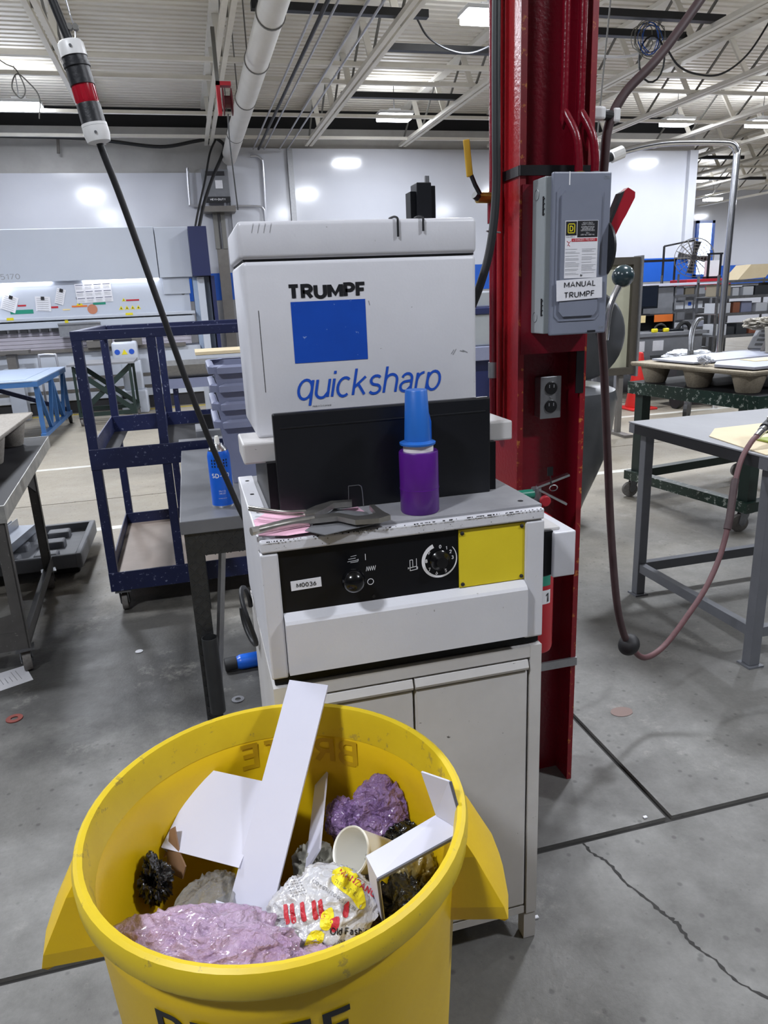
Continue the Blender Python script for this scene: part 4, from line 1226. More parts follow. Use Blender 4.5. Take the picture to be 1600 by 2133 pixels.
# safety switch
sw = thing('safety_switch', 'grey electrical safety switch box on the red column', 'switch box', (.985, 1.79, 1.455))
SY = 1.757
MB().rbox(.897, 1.068, SY + .012, 1.840, 1.458, 1.838, .003).build('enclosure', MATS['switch_side'], sw)
dr = MB().rbox(.912, 1.074, SY, SY + .014, 1.453, 1.846, .004, 2).build('door', MATS['switch_grey'], sw)
MB().prism([(.922, 1.50), (.934, 1.488), (1.038, 1.488), (1.050, 1.50), (1.052, 1.800), (1.040, 1.812), (.934, 1.812), (.922, 1.800)],
           Matrix(((1, 0, 0, 0), (0, 0, -1, SY + .002), (0, 1, 0, 0), (0, 0, 0, 1))), .004).build('raised_rim', MATS['switch_grey'], dr)
MB().prism([(.933, 1.512), (.943, 1.50), (1.032, 1.50), (1.042, 1.512), (1.044, 1.790), (1.034, 1.801), (.943, 1.801), (.933, 1.790)],
           Matrix(((1, 0, 0, 0), (0, 0, -1, SY - .001), (0, 1, 0, 0), (0, 0, 0, 1))), .006).build('raised_field', MATS['switch_grey'], dr)
YS = SY - .0075
lb = MB().box(.944, 1.036, YS - .0005, YS + .0006, 1.594, 1.732).build('warning_label', MATS['paper'], dr)
MB().box(.9455, .9755, YS - .0009, YS - .0004, 1.697, 1.730).build('logo_ground', MATS['ink_black'], lb)
MB().box(.9775, 1.0345, YS - .0009, YS - .0004, 1.692, 1.731).build('title_ground', MATS['ink_black'], lb)
fr = MB()
for q in ((.9505, .9525, 1.702, 1.725), (.9685, .9705, 1.702, 1.725), (.9505, .9705, 1.702, 1.704), (.9505, .9705, 1.723, 1.725)):
    fr.box(q[0], q[1], YS - .0012, YS - .0008, q[2], q[3])
fr.build('logo_frame', MATS['ink_yellow'], lb)
lettering('D', (.9555, YS - .0009, 1.7065), XD, ZD, .02, MATS['ink_yellow'], lb, width=.010, height=.0135, bold=.0002)
for s_, z in (('HEAVY DUTY', 1.7245), ('SAFETY SWITCH', 1.7205), ('INTERRUPTOR DE', 1.7145), ('SEGURIDAD DE', 1.7105), ('SERVICIO PESADO', 1.7065), ('30 A', 1.7005), ('600 Vac / 600 Vdc', 1.6965)):
    lettering(s_, (1.006, YS - .0009, z), XD, ZD, .0046, MATS['ink_white'], lb, align='CENTER', lift=.0006)
lettering('SQUARE D', (.946, YS - .0005, 1.692), XD, ZD, .005, MATS['ink_black'], lb)
MB().box(.962, 1.034, YS - .0009, YS - .0004, 1.682, 1.6895).build('danger_bar', MATS['ink_red'], lb)
lettering('\u25b2 DANGER / PELIGRO', (.965, YS - .0009, 1.6838), XD, ZD, .0062, MATS['ink_white'], lb, lift=.0006)
strokes(lb, [((.949, 1.684), (.955, 1.679)), ((.955, 1.679), (.951, 1.672)), ((.955, 1.679), (.96, 1.684)), ((.953, 1.676), (.958, 1.671))], .0012, 'ink_red', YS - .0007)
random.seed(9)
for cx in (.946, .992):
    z = 1.664
    ln = []
    while z > 1.60:
        if random.random() > .16:
            ln.append(((cx, z), (cx + random.uniform(.028, .041), z)))
        z -= .0032
    for a_, c_ in ln:
        strokes(lb, [(a_, c_)], .0007, 'ink_grey', YS - .0007, 'text_line')
MB().lathe([(.003, 0), (.003, -.001), (0, -.002)], (.992, YS - .0006, 1.601), 10, Matrix.Rotation(R(-90), 4, 'X')).build('screw', MATS['zinc'], lb)
nl = MB().box(-.066, .064, -.0006, .0006, -.0255, .0255).xf(Matrix.Translation((.989, YS - .0016, 1.5665)) @ Matrix.Rotation(R(-2), 4, 'Y')).build('name_label', MATS['paper'], dr)
lettering('MANUAL', (.9435, YS - .0024, 1.571), (1, 0, .03), ZD, .02, MATS['ink_black'], nl, width=.089, height=.0145, weight=.15)
lettering('TRUMPF', (.945, YS - .0024, 1.5455), (1, 0, .03), ZD, .02, MATS['ink_black'], nl, width=.085, height=.0145, weight=.15)
lettering('ON', (1.052, SY - .0002, 1.829), XD, ZD, .011, MATS['switch_side'], dr)
lettering('OFF', (1.052, SY - .0002, 1.464), XD, ZD, .009, MATS['switch_side'], dr)
MB().box(1.02, 1.042, SY - .003, SY, 1.4565, 1.4615).build('latch_slot', MATS['ink_black'], dr)
MB().box(.955, .958, SY - .0006, SY, 1.815, 1.846).build('paint_drip', MATS['ink_white'], dr)
for z in (1.77, 1.525):
    h = MB()
    h.box(.8945, .897, 1.775, 1.779, z - .022, z + .022)
    for k in range(4): h.box(.8945, .897, 1.771, 1.775, z - .02 + k * .012, z - .018 + k * .012)
    h.build('hinge', MATS['ink_black'], sw)
for z in (1.80, 1.50):
    MB().lathe([(.0125, 0), (.0135, -.0008), (.0125, -.0012)], (.897, 1.815, z), 18, Matrix.Rotation(R(90), 4, 'Y'), closed=True).build('knockout', MATS['galv'], sw)
for x in (1.006, 1.05):
    MB().cyl((x, 1.80, 1.838), (x, 1.80, 1.852), .013, n=12).build('conduit_nut', MATS['brass'] if x < 1.02 else MATS['galv'], sw)
# lever at the right side
md = MB(); md.lathe([(0, 0), (.075, 0), (.075, .006), (0, .006)], (1.070, 1.80, 1.664), 30, Matrix.Rotation(R(90), 4, 'Y') )
md.build('lever_hub', MATS['plug_black'], sw, smooth=40)
lv = MB(); lv.prism([(-.012, 0), (.012, 0), (.014, .075), (.016, .09), (.018, .14), (.012, .152), (-.012, .152), (-.018, .14), (-.014, .09)],
                    Matrix.Translation((1.083, 1.788, 1.672)) @ Matrix.Rotation(R(27), 4, 'Y') @ Matrix(((1, 0, 0, 0), (0, 0, 1, 0), (0, 1, 0, 0), (0, 0, 0, 1))), .02)
lv.build('lever_grip', MATS['handle_red'], sw)
MB().prism([(-.02, .02), (-.012, .02), (-.018, .14), (-.026, .13)], Matrix.Translation((1.083, 1.786, 1.672)) @ Matrix.Rotation(R(27), 4, 'Y') @ Matrix(((1, 0, 0, 0), (0, 0, 1, 0), (0, 1, 0, 0), (0, 0, 0, 1))), .024).build('grip_back', MATS['plug_black'], sw)

# duplex outlet on the web
ot = thing('power_outlet', 'galvanised duplex power outlet on the red column web', 'outlet', (.985, 1.90, 1.215))
MB().rbox(.952, 1.014, 1.885, 1.922, 1.216, 1.330, .003).build('box', MATS['galv'], ot)
MB().rbox(.950, 1.016, 1.880, 1.886, 1.213, 1.333, .002).build('face_plate', MATS['galv'], ot)
for z in (1.300, 1.248):
    s_ = MB().lathe([(0, 0), (.0185, 0), (.0185, -.003), (.017, -.004), (0, -.004)], (.983, 1.880, z), 20, Matrix.Rotation(R(-90), 4, 'X')).build('socket', MATS['socket_black'], ot)
    for dx in (-.007, .007):
        MB().box(.983 + dx - .0012, .983 + dx + .0012, 1.8755, 1.876, z + .001, z + .010).build('slot', MATS['ink_grey'], s_)
MB().cyl((.983, 1.880, 1.274), (.983, 1.878, 1.274), .003, n=8).build('screw', MATS['galv'], ot)

# fire extinguisher in front of the column, half hidden by the grinder
ex = thing('fire_extinguisher', 'red fire extinguisher with silver levers against the red column', 'fire extinguisher', (.885, 1.765, .55))
MB().lathe([(0, 0), (.050, 0), (.053, .01), (.053, .37), (.045, .40), (.02, .418), (.02, .43), (0, .43)], (.885, 1.765, .56), 28).build('cylinder', MATS['ext_red'], ex, smooth=40)
MB().cyl((.885, 1.765, .985), (.885, 1.765, 1.045), .014, n=14).build('valve_neck', MATS['galv'], ex)
MB().cyl((.83, 1.765, 1.028), (.875, 1.765, 1.028), .014, n=14).build('hose_fitting', MATS['tool_green'], ex, smooth=40)
MB().bar((.885, 1.762, 1.048), (.972, 1.745, 1.078), .02, .006, ).build('carry_lever', MATS['steel_bright'], ex)
MB().bar((.89, 1.758, 1.04), (.965, 1.742, .995), .018, .006).build('squeeze_lever', MATS['steel_bright'], ex)
MB().lathe([(0, 0), (.015, 0), (.015, -.01), (.013, -.012), (0, -.012)], (.898, 1.742, 1.012), 20, Matrix.Rotation(R(-90), 4, 'X')).build('gauge', MATS['ink_red'], ex, smooth=40)
MB().tube([(.925 + .012 * math.cos(t * .5236), 1.742, 1.045 + .008 * math.sin(t * .5236)) for t in range(13)], .0016, 6).build('pull_ring', MATS['steel_bright'], ex)
MB().tube(crom([(.92, 1.742, 1.05), (.915, 1.738, 1.07), (.91, 1.735, 1.085)], 4), .0012, 6).build('tag_string', MATS['tape_black'], ex)
MB().box(.902, .918, 1.733, 1.736, 1.083, 1.107).build('tag', MATS['tape_black'], ex)
for x0, x1, z0, z1, m in ((.872, .908, .80, .82, 'ink_black'), (.866, .906, .77, .80, 'tool_green'), (.868, .897, .715, .757, 'ink_white')):
    MB().lathe([(.0535, z0), (.0537, z1)], (.885, 1.765, 0), 8, arc=(R(-95), R(-62))).build('label', MATS[m], ex)
lettering('1', (.894, 1.711, .722), (1, .2, 0), ZD, .03, MATS['ink_black'], ex, height=.028, bold=.001)

# brown air hose: from above, through the clamp, down to a loop and up to the table
hz = thing('air_hose', 'brown rubber air hose looping down to the floor and up to the table', 'hose', (1.4, 2.05, .26))
pts = crom([(2.6, 2.6, 3.3), (1.9, 2.2, 2.75), (1.50, 1.95, 2.38), (1.300, 1.905, 2.16), (1.19, 1.90, 2.06), (1.146, 1.90, 1.985), (1.139, 1.905, 1.90), (1.145, 1.92, 1.75), (1.185, 1.97, 1.50),
            (1.224, 2.0, 1.32), (1.250, 2.0, 1.05), (1.275, 2.0, .80), (1.31, 2.0, .545), (1.345, 2.005, .42), (1.375, 2.01, .362)], 6)
MB().tube(pts, .0125, 12).build('dark_run', MATS['hose_brown'], hz, smooth=60)
pts = crom([(1.375, 2.01, .362), (1.45, 2.04, .285), (1.53, 2.08, .262), (1.61, 2.11, .285), (1.70, 2.13, .365), (1.80, 2.16, .46), (1.885, 2.2, .57), (1.945, 2.24, .70), (1.985, 2.28, .80), (2.05, 2.33, .895), (2.115, 2.36, .955), (2.155, 2.375, .975)], 6)
MB().tube(pts, .0105, 12).build('light_run', MATS['hose_red'], hz, smooth=60)
pts = crom([(1.925, 2.225, .655), (1.945, 2.24, .70), (1.985, 2.28, .80), (2.0, 2.293, .83)], 5)
MB().tube(pts, .0145, 12).build('sleeve', MATS['hose_brown'], hz, smooth=60)
bm = bmesh.new(); bmesh.ops.create_uvsphere(bm, u_segments=20, v_segments=14, radius=.040)
MB().addbm(bm, Matrix.Translation((1.375, 2.01, .362)) @ Matrix.Rotation(R(40), 4, 'Y') @ Matrix.Diagonal((.8, 1, 1, 1))).build('bumper_ball', MATS['rubber_black'], hz, smooth=60)
MB().cyl((2.15, 2.372, .973), (2.185, 2.388, .988), .014, n=14).build('ferrule', MATS['steel_bright'], hz, smooth=40)
cl = thing('hose_clamp', 'white strap clamp holding the brown hose to the column', 'clamp', (1.11, 1.88, 1.985))
MB().rbox(1.069, 1.118, 1.868, 1.895, 1.988, 2.020, .006).build('block', MATS['nylon_white'], cl)
MB().cyl((1.115, 1.885, 2.004), (1.150, 1.90, 2.004), .013, n=12).build('strap', MATS['rubber_black'], cl)
MB().rbox(1.150, 1.172, 1.885, 1.912, 1.986, 2.022, .006).build('end_cap', MATS['nylon_white'], cl)

# pendant connector and its cord, hanging left of the grinder
pc = thing('pendant_connector', 'black and white pendant power connector with a red joint', 'connector', (-.158, 1.9, 1.925))
a = Vector((-.176, 1.9, 2.129)); e = Vector((-.144, 1.9, 1.929))
ax = (e - a).normalized(); Lc = (e - a).length
qm = Matrix.Translation(a) @ Vector((0, 0, 1)).rotation_difference(ax).to_matrix().to_4x4() @ Matrix.Scale(1.267, 4)
def seg(name, prof, mat, n=28):
    MB().lathe(prof, n=n, mat=qm).build(name, MATS[mat], pc, smooth=35)
seg('end_cap', [(0, -.002), (.0185, 0), (.0215, .004), (.0222, .024), (0, .024)], 'nylon_white')
seg('plug_body', [(0, .018), (.0205, .019), (.0205, .033), (.0225, .034), (.0225, .040), (.0205, .041), (.0208, .068), (0, .068)], 'plug_black')
seg('red_joint', [(0, .068), (.0190, .068), (.0190, .094), (.0175, .098), (0, .098)], 'plug_red')
seg('connector_body', [(0, .096), (.0200, .097), (.0205, .100), (.0207, .126), (.0222, .134), (0, .134)], 'plug_black')
seg('end_cap', [(0, .128), (.0220, .129), (.0225, .146), (.020, .158), (.012, .161), (0, .161)], 'nylon_white')
for k in range(14):
    t = k * 2 * math.pi / 14
    MB().cyl(qm @ Vector((.0190 * math.cos(t), .0190 * math.sin(t), .070)), qm @ Vector((.0190 * math.cos(t), .0190 * math.sin(t), .093)), .0012, n=6).build('rib', MATS['plug_red'], pc)
for z in (.012, .146):
    MB().cyl(qm @ Vector((0, -.0205, z)), qm @ Vector((0, -.0235, z)), .003, n=10).build('screw', MATS['zinc'], pc)
up_ = crom([a + ax * .003, (-.200, 1.9, 2.211), (-.24, 1.9, 2.37), (-.40, 1.93, 3.0), (-.55, 1.95, 3.8), (-.65, 2.0, 4.9)], 6)
MB().tube(up_, .0095, 10).build('supply_cord', MATS['cable_black'], pc, smooth=60)
dn_ = crom([e - ax * .003, (-.137, 1.905, 1.90), (-.114, 1.92, 1.81), (-.068, 1.94, 1.607), (-.024, 1.96, 1.41), (.02, 1.98, 1.235), (.062, 2.0, 1.09), (.10, 2.02, .97), (.15, 2.03, .88), (.25, 2.03, .84), (.34, 1.97, .84)], 6)
MB().tube(dn_, [.0095] + [.0079] * (len(dn_) - 1), 10).build('machine_cord', MATS['cable_black'], pc, smooth=60)
MB().tube(crom([a + Vector((.012, 0, .0)), (-.162, 1.902, 2.154), (-.167, 1.902, 2.18), (-.177, 1.905, 2.243), (-.25, 1.91, 2.75), (-.5, 2.0, 4.9)], 6), .0018, 6).build('support_wire', MATS['galv'], pc)
for dx in (-.006, .006):
    MB().cyl((-.166 + dx, 1.895, 2.157), (-.166 + dx, 1.908, 2.157), .0065, n=10).build('wire_clip', MATS['joist_dark'], pc)
# ------------------------------------------------------------------ left side: bench, totes, carts, tables
bn = thing('steel_bench', 'steel work bench with black tread plate apron behind the grinder', 'bench', (.25, 3.1, 0))
BX0, BX1, BY0, BY1, BZ = -.100, .62, 2.46, 3.78, .862
MB().rbox(BX0, BX1, BY0, BY1, BZ - .048, BZ, .003).build('bench_top', MATS['bench_steel'], bn)
ap = MB().box(BX0 + .008, BX1 - .01, BY0 + .01, BY0 + .018, BZ - .135, BZ - .048).build('apron', MATS['diamond_black'], bn)
tp = MB(); random.seed(2)
for i in range(34):
    for k in range(4):
        x = BX0 + .018 + i * .021; z = BZ - .128 + k * .021
        s_ = 1 if (i + k) % 2 else -1
        tp.bar((x - .006, BY0 + .0095, z - .006 * s_), (x + .006, BY0 + .0095, z + .006 * s_), .004, .003, upv=(0, 1, 0))
o = tp.build('tread_pattern', MATS['diamond_black'], ap); o['kind'] = 'stuff'
lg = MB().box(BX0 + .008, BX0 + .07, BY0 + .01, BY0 + .018, 0, BZ - .13).box(BX0 + .008, BX0 + .016, BY0 + .018, BY0 + .07, 0, BZ - .048).build('leg', MATS['diamond_black'], bn)
tp = MB()
for i in range(3):
    for k in range(32):
        x = BX0 + .02 + i * .02; z = .05 + k * .021; s_ = 1 if (i + k) % 2 else -1
        tp.bar((x - .006, BY0 + .0095, z - .006 * s_), (x + .006, BY0 + .0095, z + .006 * s_), .004, .003, upv=(0, 1, 0))
o = tp.build('tread_pattern', MATS['diamond_black'], lg); o['kind'] = 'stuff'
for x, y in ((BX1 - .07, BY0 + .01), (BX0 + .01, BY1 - .07), (BX1 - .07, BY1 - .07)):
    MB().box(x, x + .05, y, y + .05, 0, BZ - .048).build('leg', MATS['diamond_black'], bn)
MB().bar((BX0 + .05, BY1 - .045, .50), (BX1 - .05, BY1 - .045, .50), .04, .05).build('cross_rail', MATS['diamond_black'], bn)
MB().bar((BX0 + .035, BY0 + .07, .50), (BX0 + .035, BY1 - .07, .50), .04, .05).build('side_rail', MATS['diamond_black'], bn)
MB().bar((.055, 2.75, BZ - .06), (-.045, 2.52, .12), .012, .045).build('brace', MATS['galv'], bn)
MB().lathe([(.026, 0), (.028, 0), (.028, .30), (.0255, .30), (.0255, .01)], (BX0 + .052, BY0 - .022, .13), 20).build('pipe_socket', MATS['diamond_black'], bn, smooth=40)

def wrap_text(s, c, r, a_mid, z0, height, width, mat, parent, bold=0.0, name='lettering'):
    vs, fs = text_mesh(s, height * 1.4, bold, width=width, height=height)
    bm = bmesh.new(); bv = [bm.verts.new(v) for v in vs]
    for f in fs:
        try: bm.faces.new([bv[i] for i in f])
        except ValueError: pass
    bmesh.ops.triangulate(bm, faces=bm.faces)
    bmesh.ops.subdivide_edges(bm, edges=[e for e in bm.edges if e.calc_length() > .006], cuts=2)
    bm.verts.index_update()
    out = [(c[0] + (r + v.co.z) * math.cos(a_mid + (v.co.x - width / 2) / r), c[1] + (r + v.co.z) * math.sin(a_mid + (v.co.x - width / 2) / r), z0 + v.co.y) for v in bm.verts]
    mb = MB().add(out, [tuple(v.index for v in f.verts) for f in bm.faces]); bm.free()
    return mb.build(name, mat, parent)
sc_ = thing('spray_can', 'blue spray can with white lettering standing on the bench', 'spray can', (.057, 2.62, BZ))
MB().lathe([(0, 0), (.039, 0), (.0405, .004), (.0405, .008)], (.057, 2.62, BZ), 32).build('base_ring', MATS['steel_bright'], sc_, smooth=40)
MB().lathe([(.0402, .006), (.0402, .188), (.037, .202), (.034, .208), (0, .208)], (.057, 2.62, BZ), 32).build('body', MATS['spray_blue'], sc_, smooth=40)
MB().lathe([(.035, .206), (.032, .216), (.020, .226), (.018, .232), (0, .232)], (.057, 2.62, BZ), 28).build('dome', MATS['steel_bright'], sc_, smooth=40)
MB().lathe([(.009, .230), (.009, .246), (.006, .258), (0, .258)], (.057, 2.62, BZ), 16).build('nozzle', MATS['cup_white'], sc_, smooth=40)
am = math.atan2(-2.62, -.057)
wrap_text('SD-20', (.057, 2.62), .0406, am, BZ + .112, .0165, .066, MATS['ink_white'], sc_, .0012)
wrap_text('SPRAY ON', (.057, 2.62), .0406, am, BZ + .060, .006, .024, MATS['ink_white'], sc_)
wrap_text('WIPE OFF', (.057, 2.62), .0406, am, BZ + .051, .006, .024, MATS['ink_white'], sc_)
wrap_text('DISTRIBUTED BY', (.057, 2.62), .0406, am, BZ + .035, .003, .03, MATS['ink_white'], sc_)
for k in range(3):
    for q in range(6):
        MB().lathe([(.0404, BZ + .150 + k * .011), (.0405, BZ + .157 + k * .011)], (.057, 2.62, 0), 2, arc=(am - .75 + q * .27, am - .62 + q * .27)).build('print_mark', MATS['ink_black'], sc_)
# spray can lying on the floor under the bench
fc = thing('spray_can', 'blue spray can with black cap lying on the floor under the bench', 'spray can', (.08, 2.98, 0))
rm = Matrix.Translation((.015, 2.98, .0345)) @ Matrix.Rotation(R(4), 4, 'Z') @ Matrix.Rotation(R(90), 4, 'Y')
MB().lathe([(0, -.022), (.028, -.022), (.030, -.018), (.030, .03), (0, .03)], n=28, mat=rm).build('cap', MATS['rubber_black'], fc, smooth=40)
MB().lathe([(0, .03), (.026, .03), (.033, .045), (.034, .05), (.034, .21), (0, .21)], n=28, mat=rm).build('body', MATS['spray_blue'], fc, smooth=40)

# stacked grey totes on the bench
def make_tote(name, label, w, d, h, group):
    t = thing(name, label, 'tote', (0, 0, 0), 0, group)
    th = .004; tx, ty = .045, .04
    o = [(-w / 2, -d / 2), (w / 2, -d / 2), (w / 2, d / 2), (-w / 2, d / 2)]
    def ring(k, z): return [(x * k[0], y * k[1], z) for x, y in o]
    b0 = (1 - 2 * tx / w, 1 - 2 * ty / d)
    b1 = ((1 - 2 * tx / w) * .98, (1 - 2 * ty / d) * .98)
    vs = ring(b0, 0) + ring((.965, .965), h) + ring((.945, .945), h) + ring(b1, th)
    fs = [(3, 2, 1, 0)]
    for r_i in range(3):
        for k in range(4):
            fs.append((r_i * 4 + k, r_i * 4 + (k + 1) % 4, (r_i + 1) * 4 + (k + 1) % 4, (r_i + 1) * 4 + k))
    fs.append((12, 13, 14, 15))
    MB().add(vs, fs).build('tub', MATS['tote_grey'], t, local=True)
    bm = bmesh.new(); bmesh.ops.create_cube(bm, size=1)
    rim = MB()
    vs = []
    for k, z in ((.965, h - .03), (1.03, h - .028), (1.03, h + .002), (1.0, h + .006), (.965, h + .004)):
        vs += [(x * k, y * k, z) for x, y in o]
    fs = []
    for r_i in range(4):
        for k in range(4):
            fs.append((r_i * 4 + k, r_i * 4 + (k + 1) % 4, (r_i + 1) * 4 + (k + 1) % 4, (r_i + 1) * 4 + k))
    bm.free()
    bm = bmesh.new(); bv = [bm.verts.new(v) for v in vs]
    for f in fs: bm.faces.new([bv[i] for i in f])
    vert_e = [e for e in bm.edges if abs((e.verts[0].index if False else 0)) == 0 and (e.verts[0].co.xy.normalized() - e.verts[1].co.xy.normalized()).length < .02]
    bmesh.ops.bevel(bm, geom=vert_e, offset=.03, segments=3, affect='EDGES')
    rim.addbm(bm)
    rim.build('rim', MATS['tote_grey'], t, local=True, smooth=40)
    return t
LB = ['lowest grey plastic tote of the stack on the bench', 'second grey tote from the bottom of the bench stack', 'third grey tote from the bottom of the bench stack', 'topmost large grey tote of the bench stack']
tt = make_tote('storage_tote', LB[0], .60, .42, .26, 'stacked totes')
for k in range(4):
    loc = (.37, 3.12, BZ + .001 + k * .0715)
    if k == 0: tt.location = loc; ROOTM[tt.name] = Matrix.Translation(loc)
    else: dup(tt, loc, 0, LB[k])
t2 = make_tote('storage_tote', 'small darker grey tote standing in the top of the stack', .36, .26, .16, 'stacked totes')
t2.location = (.40, 3.15, BZ + .25)

# blue cart
BC = MATS['cart_blue']
ct = thing('blue_cart', 'tall dark blue steel shelf cart on casters', 'cart', (0, 4.45, 0))
cx0, cx1, cxm, cy0, cy1 = -.55, .62, -.205, 3.83, 5.08
for x in (cx0, cxm, cx1 - .05):
    for y in (cy0, cy1 - .05):
        MB().rbox(x, x + .05, y, y + .05, .17, 1.44, .004).build('post', BC, ct)
for y in (cy0, cy1 - .05):
    MB().rbox(cx0, cx1, y, y + .05, 1.43, 1.478, .004).build('top_rail', BC, ct)
    MB().rbox(cx0, cx1, y - .004, y + .01, .79, .90, .003).build('mid_rail', BC, ct)
    MB().rbox(cx0, cx1, y - .004, y + .01, .125, .235, .003).build('bottom_rail', BC, ct)
for x in (cx0, cx1 - .05):
    MB().rbox(x, x + .05, cy0, cy1, 1.43, 1.478, .004).build('end_rail', BC, ct)
    MB().box(x, x + .008, cy0, cy1, .79, .90).build('mid_end_plate', BC, ct)
    MB().box(x, x + .008, cy0, cy1, .125, .235).build('bottom_end_plate', BC, ct)
MB().box(cx0 + .008, cx0 + .09, cy0 + .01, cy1 - .01, .79, .796).build('mid_ledge', MATS['table_dark'], ct)
MB().box(cxm, cx1, cy0 + .01, cy1 - .01, .80, .812).build('mid_shelf', MATS['table_dark'], ct)
MB().box(cxm, cxm + .008, cy0, cy1, .80, .90).build('divider', BC, ct)
MB().box(cx0 + .01, cx1 - .01, cy0 + .01, cy1 - .01, .150, .160).build('bottom_deck', M('deck_brown', '8d8076', .5, var=('6d625a', 3, .8)), ct)
for x in (cx0 + .06, cx1 - .08):
    for y in (cy0 + .03, cy1 - .09):
        caster(ct, x - 0, y - 4.45, .125, .052, .03)
for x, y, z, w, d, h, m, lab in ((-.12, 4.1, .812, .26, .2, .02, 'plate_grey', 'grey flat plate lying on the blue cart shelf'), (-.02, 4.35, .812, .2, .3, .05, 'plastic_grey', 'grey block on the blue cart shelf near the totes'),
                                 (-.13, 4.0, .8325, .13, .05, .006, 'paper', 'white strip on the blue cart shelf')):
    o = MB().rbox(x, x + w, y, y + d, z, z + h, .002).build('shelf_part', MATS[m])
    single(o, lab, 'metal part')
tr = thing('angle_bracket', 'dark steel angle bracket standing on the blue cart shelf', 'bracket', (.12, 4.5, .812))
MB().box(.02, .20, 4.40, 4.41, .812, .95).build('upright', MATS['table_dark'], tr)
MB().box(.02, .20, 4.41, 4.56, .812, .82).build('foot_plate', MATS['table_dark'], tr)

# loading table at the left edge
lt = thing('loading_table', 'steel loading table with worn edges at the left edge', 'table', (-.842, 3.27, 0), R(3.9))
MB().box(-1.3, 0, 0, 1.85, .775, .790).build('table_top', MATS['table_dark'], lt, local=True)
MB().box(-.006, .006, -.004, 1.85, .715, .792).build('edge_angle', MATS['table_edge'], lt, local=True)
MB().box(-1.3, .006, -.010, .002, .715, .792).build('edge_angle', MATS['table_edge'], lt, local=True)
MB().box(-1.3, .006, 1.848, 1.86, .715, .792).build('edge_angle', MATS['table_edge'], lt, local=True)
for x, y in ((-.055, .0), (-.055, 1.05), (-1.25, .0), (-1.25, 1.05)):
    MB().box(x, x + .05, y, y + .006, .12, .775).box(x + .044, x + .05, y, y + .05, .12, .775).build('leg', MATS['leg_steel'], lt, local=True)
MB().prism([(0, .715), (.0, .60), (.30, .715)], Matrix(((0, 0, 1, -.02), (-1, 0, 0, 1.05), (0, 1, 0, 0), (0, 0, 0, 1))), .008).build('gusset', MATS['table_dark'], lt, local=True)
for x in (-.055, -1.25):
    MB().box(x, x + .055, 0, 1.1, .135, .142).box(x + .049, x + .055, 0, 1.1, .135, .2).build('lower_rail', MATS['leg_steel'], lt, local=True)
MB().box(-1.25, 0, .0, .006, .12, .21).build('lower_rail', MATS['leg_steel'], lt, local=True)
MB().prism([(0, 0), (-.30, 0), (-.30, .04), (0, .09)], Matrix(((1, 0, 0, -.02), (0, 0, 1, .0), (0, 1, 0, .21), (0, 0, 0, 1))), .006).build('gusset', MATS['leg_steel'], lt, local=True)
for x, y in ((-.03, .02), (-.03, 1.08), (-1.2, .02), (-1.2, 1.08)):
    caster(lt, x, y, .122, .058, .036, R(10), 'rubber_grey')

# pressed wood pallets
def make_pallet(name, label, w, d, mat, foot=.10, nx=3, ny=3, group='pressed wood pallets'):
    t = thing(name, label, 'pallet', (0, 0, 0), 0, group)
    MB().rbox(0, w, 0, d, foot, foot + .025, .008).build('deck', mat, t, local=True)
    for x0, x1, y0, y1 in ((0, w, -.008, .012), (0, w, d - .012, d + .008), (-.008, .012, 0, d), (w - .012, w + .008, 0, d)):
        MB().rbox(x0, x1, y0, y1, foot + .008, foot + .030, .006).build('rim', mat, t, local=True)
    for i in range(nx):
        for k in range(ny):
            x = .13 + (w - .26) * i / (nx - 1); y = .12 + (d - .24) * k / (ny - 1)
            MB().lathe([(0, 0), (.068, 0), (.074, .006), (.108, foot + .004), (0, foot + .004)], (x, y, 0), 20).build('foot_cup', mat, t, local=True, smooth=40)
    return t
pa = make_pallet('pallet', 'grey pressed wood pallet standing on the left loading table', 1.0, 1.38, MATS['presswood_grey'], .155)
pa.location = (-1.985, 3.56, .792); pa.rotation_euler.z = R(.8)
o = slab((-1.98, 3.6, .979), (-1.22, 3.66, .979), (-2.0, 4.90, .979), .006, 'sheet_stack', MATS['sheet_grey'], 'pale grey sheet lying on the left pallet', 'metal sheet')
# grey plastic pallet on the floor behind it
gp = thing('plastic_pallet', 'grey moulded plastic pallet on the floor behind the left table', 'pallet', (-1.5, 4.86, 0))
MB().rbox(-2.2, -.80, 4.53, 5.22, .085, .10, .004).build('deck', MATS['plastic_grey'], gp)
for x0, x1, y0, y1 in ((-2.2, -.80, 4.50, 4.54), (-2.2, -.80, 5.21, 5.25), (-.82, -.78, 4.5, 5.25)):
    MB().rbox(x0, x1, y0, y1, .06, .155, .008).build('rim', MATS['plastic_grey'], gp)
for x in (-1.0, -1.22, -1.5, -1.8):
    for y in (4.62, 4.88, 5.1):
        MB().rbox(x - .07, x + .07, y - .05, y + .05, .09, .145, .012).build('block', MATS['plastic_grey'], gp)
for x in (-.9, -1.5, -2.1):
    MB().rbox(x - .08, x + .08, 4.6, 5.15, 0, .09, .01).build('runner', MATS['rubber_black'], gp)
for i, (dx, lab) in enumerate(((0, 'aluminium channel leaning on the grey floor pallet, right one'), (-.20, 'aluminium channel on the grey floor pallet, left one'))):
    mt = Matrix.Translation((-1.32 + dx, 4.44, .158)) @ Matrix.Rotation(R(-12), 4, 'Z') @ Matrix.Rotation(R(2.5), 4, 'X')
    mb = MB().box(-.09, .09, 0, .72, 0, .004).box(-.09, -.086, 0, .72, 0, .055).box(.086, .09, 0, .72, 0, .055).xf(mt)
    single(mb.build('alu_channel', MATS['alu']), lab, 'metal channel', 'aluminium channels')

